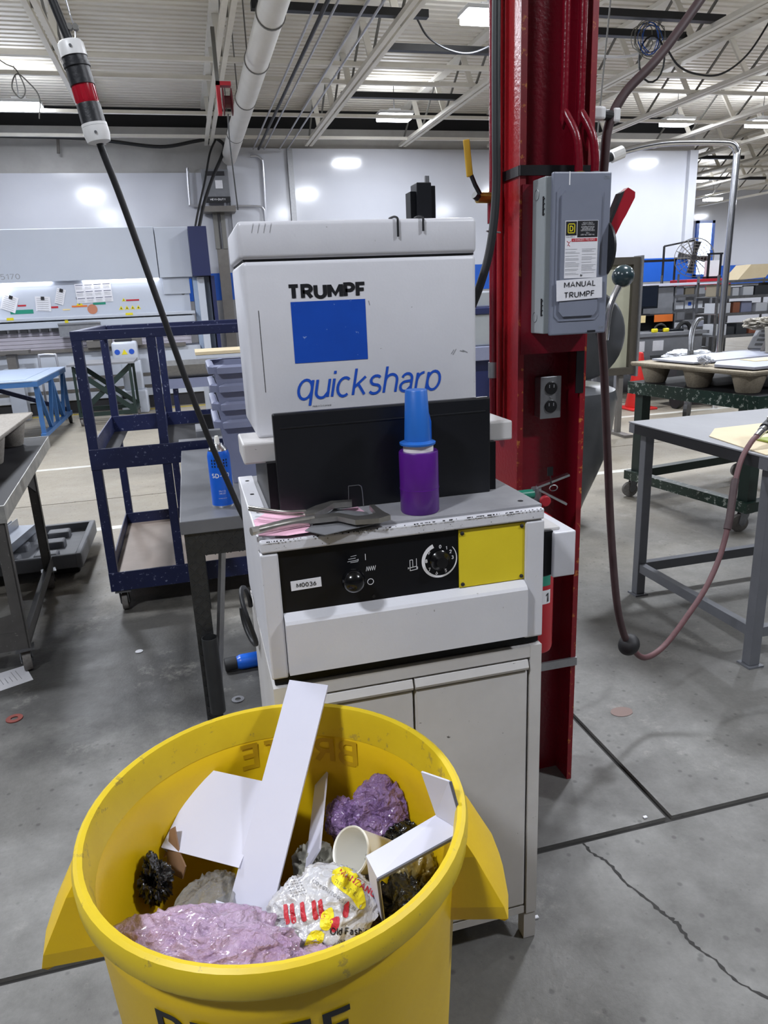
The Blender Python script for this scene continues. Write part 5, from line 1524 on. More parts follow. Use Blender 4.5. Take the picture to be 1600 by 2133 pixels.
# litter on the floor
mb = MB().prism([(-.84, 3.195), (-1.03, 3.10), (-1.10, 3.27), (-.905, 3.355)], Matrix.Translation((0, 0, .001)), .0008)
ps = thing('paper_sheet', 'white printed sheet on the floor at the left edge', 'paper', (-.95, 3.22, 0))
mb.build('sheet', MATS['paper'], ps)
for k in range(9):
    a_ = Vector((-.885 - .017 * k, 3.205 - .0075 * k, .0021)); u_ = Vector((-.045, .09, 0))
    MB().bar(a_ + u_ * .15, a_ + u_ * random.uniform(.7, 1.2), .0022, .0004).build('text_line', MATS['ink_grey'], ps)
for x, y, r0, r1, m, lab in ((-.852, 2.87, .014, .032, 'washer_rust', 'rusty red washer ring on the floor at the left'), (-.395, 3.32, 0, .018, 'galv', 'small grey disc on the floor before the bench'),
                             (.03, 2.72, .012, .026, 'plate_grey', 'dark steel washer under the bench')):
    if r0: mb = MB().lathe([(r0, .0008), (r1, .0008), (r1, .0045), (r0, .0045)], (x, y, 0), 20, closed=True)
    else: mb = MB().cyl((x, y, .0008), (x, y, .003), r1, n=18)
    single(mb.build('washer', MATS[m]), lab, 'washer')
# ------------------------------------------------------------------ left background: press brake, tables, wall fittings
pb = thing('press_brake', 'large white press brake machine along the back wall', 'machine', (-2.2, 13, 0))
BWm, BY_ = MATS['brake_white'], 12.6
MB().rbox(-5.2, -.34, BY_, 13.5, 2.035, 2.80, .01).build('upper_cover', BWm, pb)
MB().rbox(-.33, .18, BY_, 13.5, 2.035, 2.79, .01).build('upper_cover', BWm, pb)
MB().box(-5.2, .10, BY_ + .10, 13.4, 1.40, 2.035).build('ram_panel', BWm, pb)
MB().rbox(-.30, .12, BY_ + .06, BY_ + .12, 1.78, 2.03, .006).build('ram_cover', BWm, pb)
MB().rbox(-5.2, .16, BY_ - .05, BY_ + .12, 1.46, 1.51, .008).build('clamp_rail', BWm, pb)
MB().rbox(-5.2, .14, BY_ - .02, BY_ + .12, 1.34, 1.44, .008).build('tool_clamp', BWm, pb)
for i in range(34):
    x = -5.1 + i * .152
    MB().box(x, x + .11, BY_ - .0, BY_ + .05, 1.285, 1.335).build('tool_slot', MATS['dark_gap'], pb)
for k in range(5):
    z = .99 + k * .06
    MB().rbox(-5.2, .05, BY_ + .10 - .004 * k, BY_ + .35, z, z + .056, .004).build('back_gauge_slat', MATS['brake_grey'], pb)
MB().box(-5.2, -.05, BY_ - .12, BY_ + .2, .965, 1.015).build('die_rail', MATS['steel_rough'], pb)
MB().rbox(-5.2, .18, BY_ - .05, 13.4, .20, .965, .01).build('bed', BWm, pb)
MB().box(-5.2, .2, BY_ - .02, 13.4, 0, .20).build('bed_gap_shade', MATS['dark_gap'], pb)  # dark box painted as the shaded gap below the bed
for z in (.33, .52):
    MB().box(-5.2, .15, BY_ - .062, BY_ - .048, z, z + .05).build('bed_groove', MATS['steel_rough'], pb)
MB().rbox(.18, .46, 12.25, 13.5, 2.03, 2.76, .006).build('blue_housing', MATS['brake_blue'], pb)
MB().box(.17, .44, 12.7, 13.4, 0, 2.03).build('side_frame', MATS['brake_pale'], pb)
MB().box(.455, .51, 12.35, 13.4, 0, 2.03).build('blue_post', MATS['brake_blue'], pb)
MB().rbox(.24, .35, 12.42, 12.7, .85, 2.02, .004).build('cable_channel', BWm, pb)
MB().rbox(.20, .43, 12.5, 12.7, .25, .88, .02).build('side_box', MATS['brake_pale'], pb)
for x0, x1 in ((-3.6, -1.95), (-1.5, -.35)):
    MB().box(x0, x1, BY_ + .02, BY_ + .09, 2.005, 2.032).build('light_strip', MATS['strip_glow'], pb)
l = bpy.data.lights.new('strip_glow', 'AREA'); l.shape = 'RECTANGLE'; l.size = 3.0; l.size_y = .06; l.energy = 14; l.color = LAMP_COLOR
lo = bpy.data.objects.new('strip_glow', l); C.objects.link(lo); lo.parent = pb; lo.location = (-2.2 + 2.2 - 1.9 + .0, BY_ + .055 - 13, 2.0)
YR = BY_ + .098
lettering('d', (-2.76, BY_, 2.085), XD, ZD, .13, MATS['ink_grey'], pb, height=.085, bold=.004)
lettering('5170', (-2.645, BY_, 2.085), XD, ZD, .1, MATS['ink_grey'], pb, width=.27, height=.08)
def sticker(x0, x1, z0, z1, mat, name='sticker', rot=0.0, y=YR):
    c = ((x0 + x1) / 2, y, (z0 + z1) / 2)
    return MB().box(x0 - c[0], x1 - c[0], -.004, 0, z0 - c[2], z1 - c[2]).xf(Matrix.Translation(c) @ Matrix.Rotation(R(rot), 4, 'Y')).build(name, MATS[mat], pb)
def tri(x, z, s_, y=YR):
    t = MB().prism([(-s_, 0), (s_, 0), (0, 1.7 * s_)], Matrix(((1, 0, 0, x), (0, 0, -1, y), (0, 1, 0, z), (0, 0, 0, 1))), .003).build('warning_sign', MATS['ink_yellow'], pb)
    MB().prism([(-s_ * .35, s_ * .3), (s_ * .35, s_ * .3), (0, s_ * 1.1)], Matrix(((1, 0, 0, x), (0, 0, -1, y - .003), (0, 1, 0, z), (0, 0, 0, 1))), .001).build('sign_mark', MATS['ink_black'], t)
for k in range(4): tri(-.985 + k * .088, 1.572, .036)
tri(-.93, 1.70, .03); sticker(-.895, -.695, 1.70, 1.725, 'ink_red'); tri(-1.60, 1.665, .05)
sticker(-1.72, -1.49, 1.64, 1.665, 'orange_box'); sticker(-2.12, -1.92, 1.64, 1.668, 'ink_red'); sticker(-2.5, -2.38, 1.685, 1.71, 'ink_red')
sticker(-1.40, -1.21, 1.665, 1.70, 'tool_green'); sticker(-2.62, -2.29, 1.575, 1.635, 'tool_green'); sticker(-1.86, -1.75, 1.60, 1.62, 'manila')
sticker(-2.66, -2.56, 1.485, 1.525, 'ink_yellow', y=BY_ - .052); sticker(-.92, -.81, 1.485, 1.52, 'ink_yellow', y=BY_ - .052); sticker(-1.84, -1.79, 1.40, 1.46, 'ink_yellow', y=BY_ - .022)
MB().cyl((-1.42, YR, 1.60), (-1.42, YR - .004, 1.60), .075, n=28).build('sticker', M('terracotta', 'bb7a5c', .6), pb)
for x, z, r_ in ((-1.61, 1.775, .03), (.0, 1.79, .03)):
    MB().cyl((x, YR, z), (x, YR - .006, z), r_, n=18).build('round_cap', MATS['plastic_grey'], pb)
def paper(name, lab, x0, x1, z0, z1, rot, cells=None, mat='paper', cat='paper'):
    c = Vector(((x0 + x1) / 2, YR - .006, (z0 + z1) / 2)); w, h = x1 - x0, z1 - z0
    mm = Matrix.Translation(c) @ Matrix.Rotation(R(rot), 4, 'Y')
    t = thing(name, lab, cat, (c.x, c.y, c.z))
    MB().box(-w / 2, w / 2, -.003, 0, -h / 2, h / 2).xf(mm).build('sheet', MATS[mat], t)
    if cells:
        for i in range(cells[0]):
            for k in range(cells[1]):
                x = -w / 2 + w * (i + .1) / cells[0]; z = h / 2 - h * (k + .25) / cells[1]
                MB().box(x, x + w * .8 / cells[0], -.005, -.003, z - .008, z).xf(mm).build('heading', MATS['brake_blue'], t)
                for q in range(3):
                    MB().box(x, x + w * .7 / cells[0], -.005, -.003, z - .03 - q * .016, z - .027 - q * .016).xf(mm).build('text_line', MATS['ink_grey'], t)
    else:
        for q in range(int(h / .03)):
            MB().box(-w * .4, w * .35, -.005, -.003, h / 2 - .03 - q * .03, h / 2 - .025 - q * .03).xf(mm).build('text_line', MATS['ink_grey'], t)
        MB().box(-.025, .025, -.012, -.003, h / 2 - .05, h / 2).xf(mm).build('magnet', MATS['ink_black'], t)
    return t
paper('wall_chart', 'large white chart with blue headings on the press brake', -1.63, -1.09, 1.70, 2.0, -1.5, (4, 3), cat='chart')
paper('note_sheet', 'tilted white note near the left edge of the press brake', -2.72, -2.50, 1.62, 1.86, 22)
paper('note_sheet', 'clear sleeve hung on the press brake under a yellow clip', -2.24, -2.02, 1.60, 1.82, 4)
paper('note_sheet', 'crumpled white note right of the clear sleeve on the press brake', -1.93, -1.80, 1.69, 1.93, 18)
gd = MB().box(-1.93, -1.31, 12.28, 12.30, 1.20, 1.40).box(-1.93, -1.31, 12.25, 12.33, 1.385, 1.41).build('finger_guard', MATS['galv'])
single(gd, 'clear scratched guard plate with white top on the press brake', 'guard')
gd.location.y += .18
for x, lab in ((-1.55, 'grey back stop block left on the press brake rail'), (-1.1, 'grey back stop block right on the press brake rail')):
    o = MB().rbox(x, x + .38, 12.38, 12.47, 1.016, 1.13, .006).box(x + .1, x + .2, 12.36, 12.45, 1.13, 1.16).build('back_stop', MATS['steel_rough'])
    single(o, lab, 'stop block')
# support arm
sa = thing('sheet_support', 'steel sheet support arm at the left edge of the press brake', 'support arm', (-2.6, 12.2, .3))
MB().box(-2.85, -2.35, 12.1, 12.3, 1.0, 1.05).build('arm', MATS['steel_rough'], sa)
MB().box(-2.68, -2.55, 12.15, 12.3, .78, 1.0).build('post', MATS['steel_rough'], sa)
MB().box(-2.75, -2.45, 12.1, 12.3, .72, .78).build('shoe', MATS['brake_white'], sa)
MB().box(-2.72, -2.5, 12.1, 12.3, 0, .72).build('stand', MATS['brake_white'], sa)
# control pedestal
cb_ = thing('control_pedestal', 'white control pedestal with three round and triangular signs', 'control box', (-.97, 12.1, 0))
MB().rbox(-1.15, -.78, 11.95, 12.25, .80, 1.10, .04, 3).build('head', BWm, cb_, smooth=40)
MB().rbox(-1.05, -.76, 11.98, 12.28, .35, .82, .03, 3).build('body', BWm, cb_, smooth=40)
MB().rbox(-1.12, -.72, 11.92, 12.3, 0, .36, .03, 3).build('base', BWm, cb_, smooth=40)
MB().rbox(-1.10, -.85, 12.0, 12.15, 1.10, 1.14, .01).build('cap', MATS['dark_gap'], cb_)
for x in (-1.075, -.865):
    MB().cyl((x, 11.951, .95), (x, 11.945, .95), .04, n=20).build('sign', MATS['ink_blue'], cb_)
MB().prism([(-.045, 0), (.045, 0), (0, .08)], Matrix(((1, 0, 0, -.97), (0, 0, -1, 11.951), (0, 1, 0, .91), (0, 0, 0, 1))), .004).build('sign', MATS['ink_yellow'], cb_)
MB().box(-1.09, -1.03, 11.912, 11.92, .24, .30).build('socket', MATS['ink_black'], cb_)
rh = thing('guard_rail', 'bent grey tube handle standing before the press brake', 'rail', (-2.04, 11.8, 0))
MB().tube(crom([(-2.17, 11.8, .0), (-2.17, 11.8, .5), (-2.165, 11.8, .93), (-2.13, 11.8, .98), (-1.96, 11.8, .975), (-1.925, 11.8, .93), (-1.92, 11.8, .5), (-1.92, 11.8, 0)], 5), .018, 10).build('tube', MATS['conduit'], rh, smooth=60)

# light blue truss table
bt = thing('truss_table', 'light blue rolling table with truss braced sides', 'table', (-2.5, 10.3, 0))
BL = MATS['blue_light']
x1, x0, y0, y1, zt = -1.78, -3.2, 9.35, 11.5, .815
MB().box(x0, x1, y0, y1, zt - .012, zt).build('table_top', MATS['sheet_blue'], bt)
for x in (x0, x1 - .06):
    MB().box(x, x + .06, y0, y1, zt - .075, zt - .012).build('top_beam', BL, bt)
    MB().box(x, x + .06, y0, y1, .13, .18).build('bottom_beam', BL, bt)
    for y in (y0 + .05, (y0 + y1) / 2, y1 - .1):
        MB().box(x, x + .05, y, y + .05, .13, zt - .07).build('post', BL, bt)
    yy = [y0 + .08, y0 + .6, (y0 + y1) / 2, y1 - .6, y1 - .1]
    for i in range(4):
        za, zb = (.16, zt - .05) if i % 2 else (zt - .05, .16)
        MB().bar((x + .025, yy[i], za), (x + .025, yy[i + 1], zb), .04, .045).build('diagonal', BL, bt)
for y in (y0, y1 - .06):
    MB().box(x0, x1, y, y + .06, zt - .075, zt - .012).build('cross_beam', BL, bt)
MB().bar((x0 + .05, y1 - .05, zt - .1), (x1 - .05, y1 - .05, .2), .04, .06).build('cross_brace', MATS['cart_blue'], bt)
for x in (x0 + .03, x1 - .03):
    for y in (y0 + .05, y1 - .1):
        caster(bt, x + 2.5, y - 10.3, .13, .06, .035, 0, 'rubber_black')
o = slab((-3.1, 9.5, .8155), (-1.95, 9.5, .8155), (-3.1, 11.3, .8155), .004, 'sheet_stack', MATS['sheet_blue'], 'thin bluish sheet lying on the light blue table', 'metal sheet')
# green trestle cart with crossed braces
gt = thing('trestle_cart', 'dark green rolling trestle with crossed braces and a steel top', 'cart', (-1.22, 11.3, 0))
GD = MATS['green_dark']
gx0, gx1, gy0, gy1 = -1.62, -.83, 10.95, 11.72
MB().box(gx0 - .05, gx1 + .05, gy0 - .05, gy1 + .05, .842, .868).build('table_top', MATS['table_top_bright'], gt)
for x in (gx0, gx1 - .04):
    for y in (gy0, gy1 - .04):
        MB().box(x, x + .04, y, y + .04, .13, .842).build('leg', GD, gt)
for y in (gy0, gy1 - .04):
    MB().box(gx0, gx1, y, y + .04, .13, .19).build('lower_rail', GD, gt)
    MB().bar((gx0 + .02, y + .02, .80), (gx1 - .02, y + .02, .18), .02, .07).build('brace', GD, gt)
    MB().bar((gx0 + .02, y + .045, .18), (gx1 - .02, y + .045, .80), .02, .07).build('brace', GD, gt)
for x in (gx0, gx1 - .04):
    MB().box(x, x + .04, gy0, gy1, .13, .19).build('end_rail', GD, gt)
for x in (gx0 + .03, gx1 - .03):
    for y in (gy0 + .02, gy1 - .05):
        caster(gt, x + 1.22, y - 11.3, .13, .06, .035, 0, 'rubber_grey')
# grey tray stand behind the blue cart
ts = thing('tray_stand', 'grey steel stand with a flared sheet metal tray behind the blue cart', 'stand', (.2, 6.7, 0))
o = [(-.30, 6.40), (.85, 6.40), (.85, 7.05), (-.30, 7.05)]
i_ = [(-.20, 6.5), (.75, 6.5), (.75, 6.95), (-.20, 6.95)]
vs = [(x, y, 1.10) for x, y in o] + [(x, y, .99) for x, y in i_]
MB().add(vs, [(k, (k + 1) % 4, 4 + (k + 1) % 4, 4 + k) for k in range(4)] + [(4, 5, 6, 7)]).build('tray', MATS['galv'], ts)
MB().box(-.22, .8, 6.48, 6.98, .90, .985).build('frame', MATS['tote_grey'], ts)
for x in (-.18, .72):
    for y in (6.52, 6.9):
        MB().box(x, x + .04, y, y + .04, 0, .90).build('leg', MATS['cart_blue'], ts)
wd = slab((.05, 7.6, 1.10), (1.1, 7.6, 1.10), (.05, 8.2, 1.10), .03, 'wood_sheet', MATS['cardboard'], 'pale wood sheet on a stand behind the tray', 'board')
ws = thing('board_stand', 'white leg stand carrying the pale wood sheet', 'stand', (.5, 7.9, 0))
MB().box(.05, 1.1, 7.6, 8.2, 1.05, 1.099).build('frame', MATS['brake_white'], ws)
for x in (.10, 1.0):
    for y in (7.65, 8.1):
        MB().box(x, x + .05, y, y + .05, 0, 1.05).build('leg', MATS['brake_white'], ws)

# breaker box on the wall with its shelf bracket and post
bb = thing('breaker_box', 'grey electrical box with black label strip high on the back wall', 'electrical box', (.81, 14.85, 3.36))
MB().rbox(.57, 1.05, 14.72, 14.93, 3.42, 3.97, .01).build('box', MATS['plastic_grey'], bb)
MB().box(.64, .98, 14.70, 14.72, 3.86, 3.93).build('vent', MATS['dark_gap'], bb)
MB().box(.80, .93, 14.71, 14.72, 3.64, 3.78).build('label', MATS['paper'], bb)
st = MB().box(.58, 1.05, 14.705, 14.72, 3.40, 3.50).build('name_strip', MATS['ink_black'], bb)
lettering('HEVI-DUTY', (.68, 14.705, 3.435), XD, ZD, .06, MATS['ink_white'], st, width=.28, height=.035, bold=.003)
sf = thing('wall_bracket', 'dark grey shelf bracket under the wall breaker box', 'bracket', (.8, 14.85, 3.1))
MB().box(.50, 1.12, 14.6, 14.94, 3.23, 3.33).build('shelf', MATS['steel_rough'], sf)
MB().box(.70, .78, 14.8, 14.94, 2.6, 3.23).build('upright', MATS['joist_dark'], sf)
MB().box(.84, .92, 14.8, 14.94, 2.6, 3.23).build('upright', MATS['joist_dark'], sf)
o = MB().box(.72, .92, 14.82, 14.96, 0, 2.6).build('wall_pipe', MATS['steel_rough'])
single(o, 'square grey riser below the wall breaker box', 'pipe')
# cables at the left of the wall
def cord(pts, r, lab, mat='cable_black', cat='cable', name='cable', n=8):
    o = MB().tube(crom(pts, 7), r, n).build(name, MATS[mat], smooth=60)
    return single(o, lab, cat)
cord([(-6, 14.8, 4.55), (-2.73, 14.8, 4.5), (-1.5, 14.8, 4.48), (-.9, 14.75, 4.42), (-.1, 14.7, 4.33), (.5, 14.7, 4.42), (.9, 14.7, 4.50)], .03, 'thick black cable sagging along the upper back wall')
cord([(.9, 14.7, 4.48), (1.02, 14.66, 4.35), (.95, 14.6, 4.15), (.74, 14.2, 3.75), (.52, 13.6, 3.25), (.36, 13.0, 2.765)], .03, 'black cable dropping to the blue press housing')
cord([(.9, 14.7, 4.48), (.75, 14.5, 4.2), (.6, 14.1, 3.7), (.40, 13.3, 3.1), (.30, 12.9, 2.765)], .018, 'thinner black cable beside the one dropping to the blue housing')
o = MB().tube([(-1.8, 14.85, 4.5), (-1.83, 14.85, 4.24)], .025, 8).build('pipe_stub', MATS['steel_rough'])
single(o, 'short grey pipe stub hanging from the black wall cable', 'pipe')
rl = thing('hose_reel', 'dark red hose reel hung from the roof joist', 'hose reel', (.68, 9.0, 3.56))
MB().box(.60, .64, 8.95, 9.05, 3.58, 3.90).box(.60, .76, 8.95, 9.05, 3.86, 3.90).build('bracket', MATS['ink_red'], rl)
MB().lathe([(.05, -.05), (.135, -.05), (.135, -.04), (.06, -.03), (.06, .03), (.135, .04), (.135, .05), (.05, .05)], (.71, 9.0, 3.71), 20, Matrix.Rotation(R(90), 4, 'Y'), closed=True).build('drum', M('reel_dark', '5a1420', .5), rl)
MB().box(.60, .64, 8.97, 9.03, 3.90, 4.42).build('hanger', MATS['joist_dark'], rl)
cord([(.70, 8.95, 3.58), (.69, 8.95, 3.3), (.71, 8.95, 2.6)], .008, 'thin cord falling from the hose reel')
cord([(-2.2, 12.0, 5.0), (-1.9, 11.5, 4.7), (-1.7, 11.0, 4.5), (-1.63, 11.0, 4.28), (-1.70, 11.0, 4.18), (-1.78, 11.0, 4.3), (-1.70, 11.0, 4.45), (-1.58, 11.0, 4.36), (-1.48, 11.0, 4.2), (-1.52, 11.0, 3.95)], .008, 'looped grey wire above the left lamp', 'joist_dark', 'wire', 'wire_loop')
# ------------------------------------------------------------------ right side
SG = MATS['steel_grey']
gt_ = thing('work_table', 'grey steel work table at the right with a bright top', 'table', (2.7, 2.7, 0))
tx0, tx1, ty0, ty1, tz = 2.085, 3.45, 2.23, 3.16, .922
MB().box(tx0, tx1, ty0, ty1, tz - .006, tz).build('table_top', MATS['table_top_bright'], gt_)
for x0, x1, y0, y1 in ((tx0, tx1, ty0, ty0 + .05), (tx0, tx1, ty1 - .05, ty1), (tx0, tx0 + .05, ty0, ty1), (tx1 - .05, tx1, ty0, ty1)):
    MB().box(x0, x1, y0, y1, tz - .056, tz - .006).build('apron', MATS['table_dark'] if y1 - y0 > .5 else SG, gt_)
for x in (tx0 + .05, tx1 - .10):
    for y in (ty0 + .03, ty1 - .08):
        lg = MB().rbox(x, x + .05, y, y + .05, .008, tz - .056, .003).build('leg', SG, gt_)
        MB().box(x - .012, x + .062, y - .012, y + .062, 0, .008).build('foot_plate', SG, lg)
for x in (tx0 + .05, tx1 - .10):
    MB().box(x + .005, x + .045, ty0 + .05, ty1 - .05, .13, .18).build('stretcher', SG, gt_)
for y in (ty0 + .035, ty1 - .075):
    MB().box(tx0 + .07, tx1 - .07, y, y + .04, .13, .18).build('stretcher', SG, gt_)
MB().cyl((tx0 + .12, ty0 + .02, tz - .062), (tx0 + .12, ty0 + .02, tz - .056), .012, n=12).build('bolt', MATS['zinc'], gt_)
o = MB().prism([(2.10, 2.26), (3.2, 2.26), (3.2, 2.84), (2.30, 2.80), (2.16, 2.66)], Matrix.Translation((0, 0, tz + .0005)), .003).build('cardboard_sheet', MATS['cardboard'])
single(o, 'pale cardboard sheet lying on the grey work table', 'cardboard')
o = MB().rbox(2.26, 2.40, 2.36, 2.50, tz + .0036, tz + .014, .004).build('notepad', M('pad_green', '8d9a3c', .6))
single(o, 'olive green pad under the air tool on the work table', 'pad')
at_ = thing('air_tool', 'black and chrome air tool resting on the work table', 'air tool', (2.26, 2.40, tz))
q0, q1 = Vector((2.185, 2.388, .988)), Vector((2.30, 2.44, 1.022))
dq = (q1 - q0).normalized()
MB().cyl(q0, q0 + dq * .03, .017, n=16).build('collar', MATS['steel_bright'], at_, smooth=40)
MB().cyl(q0 + dq * .028, q0 + dq * .12, .022, .026, n=18).build('grip', MATS['rubber_black'], at_, smooth=40)
MB().cyl(q0 + dq * .12, q0 + dq * .20, .028, .024, n=18).build('head', MATS['steel_bright'], at_, smooth=40)
MB().bar(q0 + dq * .05 + Vector((0, 0, .035)), q0 + dq * .17 + Vector((0, 0, .05)), .012, .008).build('throttle_lever', MATS['steel_bright'], at_)
MB().cyl(q0 + dq * .14, (2.33, 2.44, tz + .015), .022, n=16).build('spindle', MATS['steel_bright'], at_, smooth=40)
bm = bmesh.new(); bmesh.ops.create_uvsphere(bm, u_segments=14, v_segments=10, radius=.02)
MB().addbm(bm, Matrix.Translation((2.27, 2.425, 1.062))).build('regulator_knob', MATS['rubber_black'], at_, smooth=60)

# green cart with its pallet
TH = R(8.6)
gc = thing('green_cart', 'worn dark green rolling table frame behind the work table', 'cart', (3.335, 3.70, 0), TH)
GW, GDk = MATS['green_worn'], MATS['green_dark']
W_, D_l = 1.25, 1.14
MB().box(.0, W_, 0, D_l, .868, .888).build('table_top', MATS['table_dark'], gc, local=True)
for x0, x1, y0, y1 in ((0, .008, 0, D_l), (W_ - .008, W_, 0, D_l), (0, W_, -.004, .004), (0, W_, D_l - .004, D_l + .004)):
    MB().box(x0 - .004, x1 + .004, y0, y1, .80, .89).build('edge_angle', GW, gc, local=True)
for x in (.035, W_ - .12):
    for y in (.03, D_l - .12):
        MB().box(x, x + .085, y, y + .085, .20, .868).build('post', GDk, gc, local=True)
for x0, x1, y0, y1 in ((0, .075, 0, D_l), (W_ - .075, W_, 0, D_l), (0, W_, 0, .075), (0, W_, D_l - .075, D_l)):
    MB().box(x0, x1, y0, y1, .135, .205).build('lower_frame', GW if x1 - x0 < .5 else GDk, gc, local=True)
for x in (.05, W_ - .05):
    for y in (.06, D_l - .06):
        caster(gc, x, y, .137, .058, .034, R(70), 'rubber_grey')
pw = make_pallet('pallet', 'brown pressed wood pallet standing on the green cart', 1.15, 1.05, MATS['presswood'], .118)
pw.location = (3.335 - .02, 3.76, .889); pw.rotation_euler.z = TH
def on_pallet(name, lab, poly, z, th, mat, cat):
    m = Matrix.Translation((3.335, 3.70, 0)) @ Matrix.Rotation(TH, 4, 'Z')
    o = MB().prism(poly, m @ Matrix.Translation((0, 0, z)), th).build(name, MATS[mat])
    return single(o, lab, cat)
on_pallet('steel_sheet', 'grey steel sheet on the brown pallet, rear of the two', [(.10, .62), (1.2, .60), (1.2, 1.05), (.12, 1.04)], 1.041, .012, 'sheet_grey', 'metal sheet')
on_pallet('steel_sheet', 'grey steel sheet on the brown pallet, front of the two', [(.06, .10), (1.2, .06), (1.2, .50), (.22, .54), (.05, .40)], 1.041, .016, 'sheet_grey', 'metal sheet')
on_pallet('manila_folder', 'buff manila sheet lying on the front steel sheet', [(.35, .34), (.60, .30), (.66, .45), (.38, .49)], 1.0575, .003, 'manila', 'folder')
film_mat('film_wrap', 'dcdfe6', .1, .5, (40, .8))
o = crumple((0, 0, 0), (.05, .06, .028), 31, 2.0, .5, 4).xf(Matrix.Translation((3.365, 4.25, 1.076)))
single(o.build('stretch_film', MATS['film_wrap']), 'clear stretch film bunched on the edge of the steel sheet', 'plastic film')
# cast brackets and panels stacked on the rear sheet
def frame_part(lab, loc, rz, lean, mat, w=.30, h=.26):
    t = thing('cast_bracket', lab, 'casting', loc, rz, 'salvaged castings')
    m = Matrix.Rotation(lean, 4, 'Y')
    def b(x0, x1, y0, y1, z0, z1, nm): MB().rbox(x0, x1, y0, y1, z0, z1, .004, 1, m).build(nm, MATS[mat], t, local=True)
    b(0, .03, 0, w, 0, h, 'back_plate')
    b(0, .20, 0, .02, 0, .035, 'foot'); b(0, .20, w - .02, w, 0, .035, 'foot')
    MB().prism([(.03, 0), (.18, .0), (.17, .05), (.03, h * .9)], m @ Matrix(((1, 0, 0, 0), (0, 0, 1, .0), (0, 1, 0, 0), (0, 0, 0, 1))), .018).build('rib', MATS[mat], t, local=True)
    MB().prism([(.03, 0), (.18, .0), (.17, .05), (.03, h * .9)], m @ Matrix(((1, 0, 0, 0), (0, 0, 1, w - .018), (0, 1, 0, 0), (0, 0, 0, 1))), .018).build('rib', MATS[mat], t, local=True)
    MB().box(.0305, .0315, .06, .14, .09, .17).xf(m).build('opening', MATS['dark_gap'], t, local=True)
    return t
frame_part('pale cast bracket with a square hole at the front of the heap', (4.12, 4.55, 1.055), R(-70), R(-8), 'scrap_tin', .24, .19)
frame_part('grey cast bracket leaning behind the pale one', (4.22, 4.72, 1.055), R(-60), R(18), 'steel_rough', .30, .22)
vp = thing('vent_panel', 'dark slotted vent panel leaning in the salvage heap', 'panel', (4.4, 4.72, 1.055))
mm = Matrix.Translation((4.42, 4.62, 1.06)) @ Matrix.Rotation(R(20), 4, 'Z') @ Matrix.Rotation(R(38), 4, 'Y')
MB().rbox(0, .03, 0, .35, 0, .30, .005, 1, mm).build('panel', MATS['plastic_grey'], vp)
for k in range(6):
    MB().box(-.002, .0, .04, .14, .03 + k * .042, .05 + k * .042).xf(mm).build('slot', MATS['ink_black'], vp)
    MB().box(-.002, .0, .19, .30, .03 + k * .042, .05 + k * .042).xf(mm).build('slot', MATS['ink_black'], vp)
film_mat('foil_bag', 'b9b4a8', .22, .1, (30, .9), '8c877c')
o = crumple((4.36, 4.80, 1.255), (.20, .13, .05), 33, 1.8, .4, 5)
single(o.build('foil_bag', MATS['foil_bag']), 'crinkled silver-grey bag draped over the salvage heap', 'bag')

# pedestal machine half hidden behind the column
pm = thing('pedestal_machine', 'dark steel pedestal machine with a ball ended lever behind the column', 'machine', (2.35, 4.4, 0))
MB().lathe([(0, 0), (.14, 0), (.15, .02), (.20, .17), (.285, .38), (.345, .54), (.37, .745), (.385, .86), (.37, .93), (.30, .96), (0, .97)], (2.35, 4.4, 0), 36).build('pedestal', MATS['seat_grey'], pm, smooth=40)
MB().cyl((2.35, 4.42, .97), (2.35, 4.42, 1.45), .14, n=24).build('column', MATS['seat_grey'], pm, smooth=40)
MB().lathe([(0, -.05), (.26, -.05), (.285, -.02), (.285, .03), (.26, .05), (0, .05)], (2.47, 4.30, 1.28), 36, Matrix.Rotation(R(90), 4, 'X')).build('wheel_guard', MATS['seat_grey'], pm, smooth=40)
MB().cyl((2.47, 4.3, 1.36), (2.575, 4.21, 1.30), .02, n=12).build('lever_root', MATS['steel_rough'], pm)
MB().tube(crom([(2.575, 4.21, 1.25), (2.59, 4.2, 1.45), (2.655, 4.20, 1.59)], 5), .022, 10).build('lever_arm', MATS['steel_bright'], pm, smooth=60)
bm = bmesh.new(); bmesh.ops.create_uvsphere(bm, u_segments=24, v_segments=16, radius=.068)
MB().addbm(bm, Matrix.Translation((2.675, 4.2, 1.635))).build('lever_ball', MATS['lever_grey'], pm, smooth=60)

# framed board on a stand
fbd = thing('framed_board', 'tan framed panel on legs standing behind the column', 'panel', (4.3, 7.0, 0))
MB().box(3.66, 4.60, 7.02, 7.06, .70, 1.83).build('board', MATS['mirror_tan'], fbd)
for x0, x1, z0, z1 in ((3.60, 3.68, .66, 1.87), (4.56, 4.64, .66, 1.87), (3.60, 4.64, .66, .74), (3.60, 4.64, 1.79, 1.87)):
    MB().rbox(x0, x1, 6.97, 7.08, z0, z1, .004).build('frame_bar', MATS['mirror_frame'], fbd)
MB().box(4.64, 4.665, 6.95, 7.10, .64, 1.88).build('edge_trim', MATS['galv'], fbd)
for x in (3.75, 4.47):
    MB().box(x, x + .06, 7.0, 7.06, 0, .66).build('leg', MATS['steel_rough'], fbd)
    MB().box(x - .02, x + .08, 6.8, 7.25, 0, .03).build('foot', MATS['steel_rough'], fbd)

# traffic cone
cn = thing('traffic_cone', 'red traffic cone on the floor behind the green cart', 'cone', (5.72, 8.5, 0))
MB().rbox(5.53, 5.91, 8.31, 8.69, 0, .03, .01).build('base', MATS['cone_red'], cn)
MB().lathe([(.15, .03), (.155, .045), (.045, .735), (.03, .745), (0, .745)], (5.72, 8.5, 0), 28).build('cone', MATS['cone_red'], cn, smooth=40)
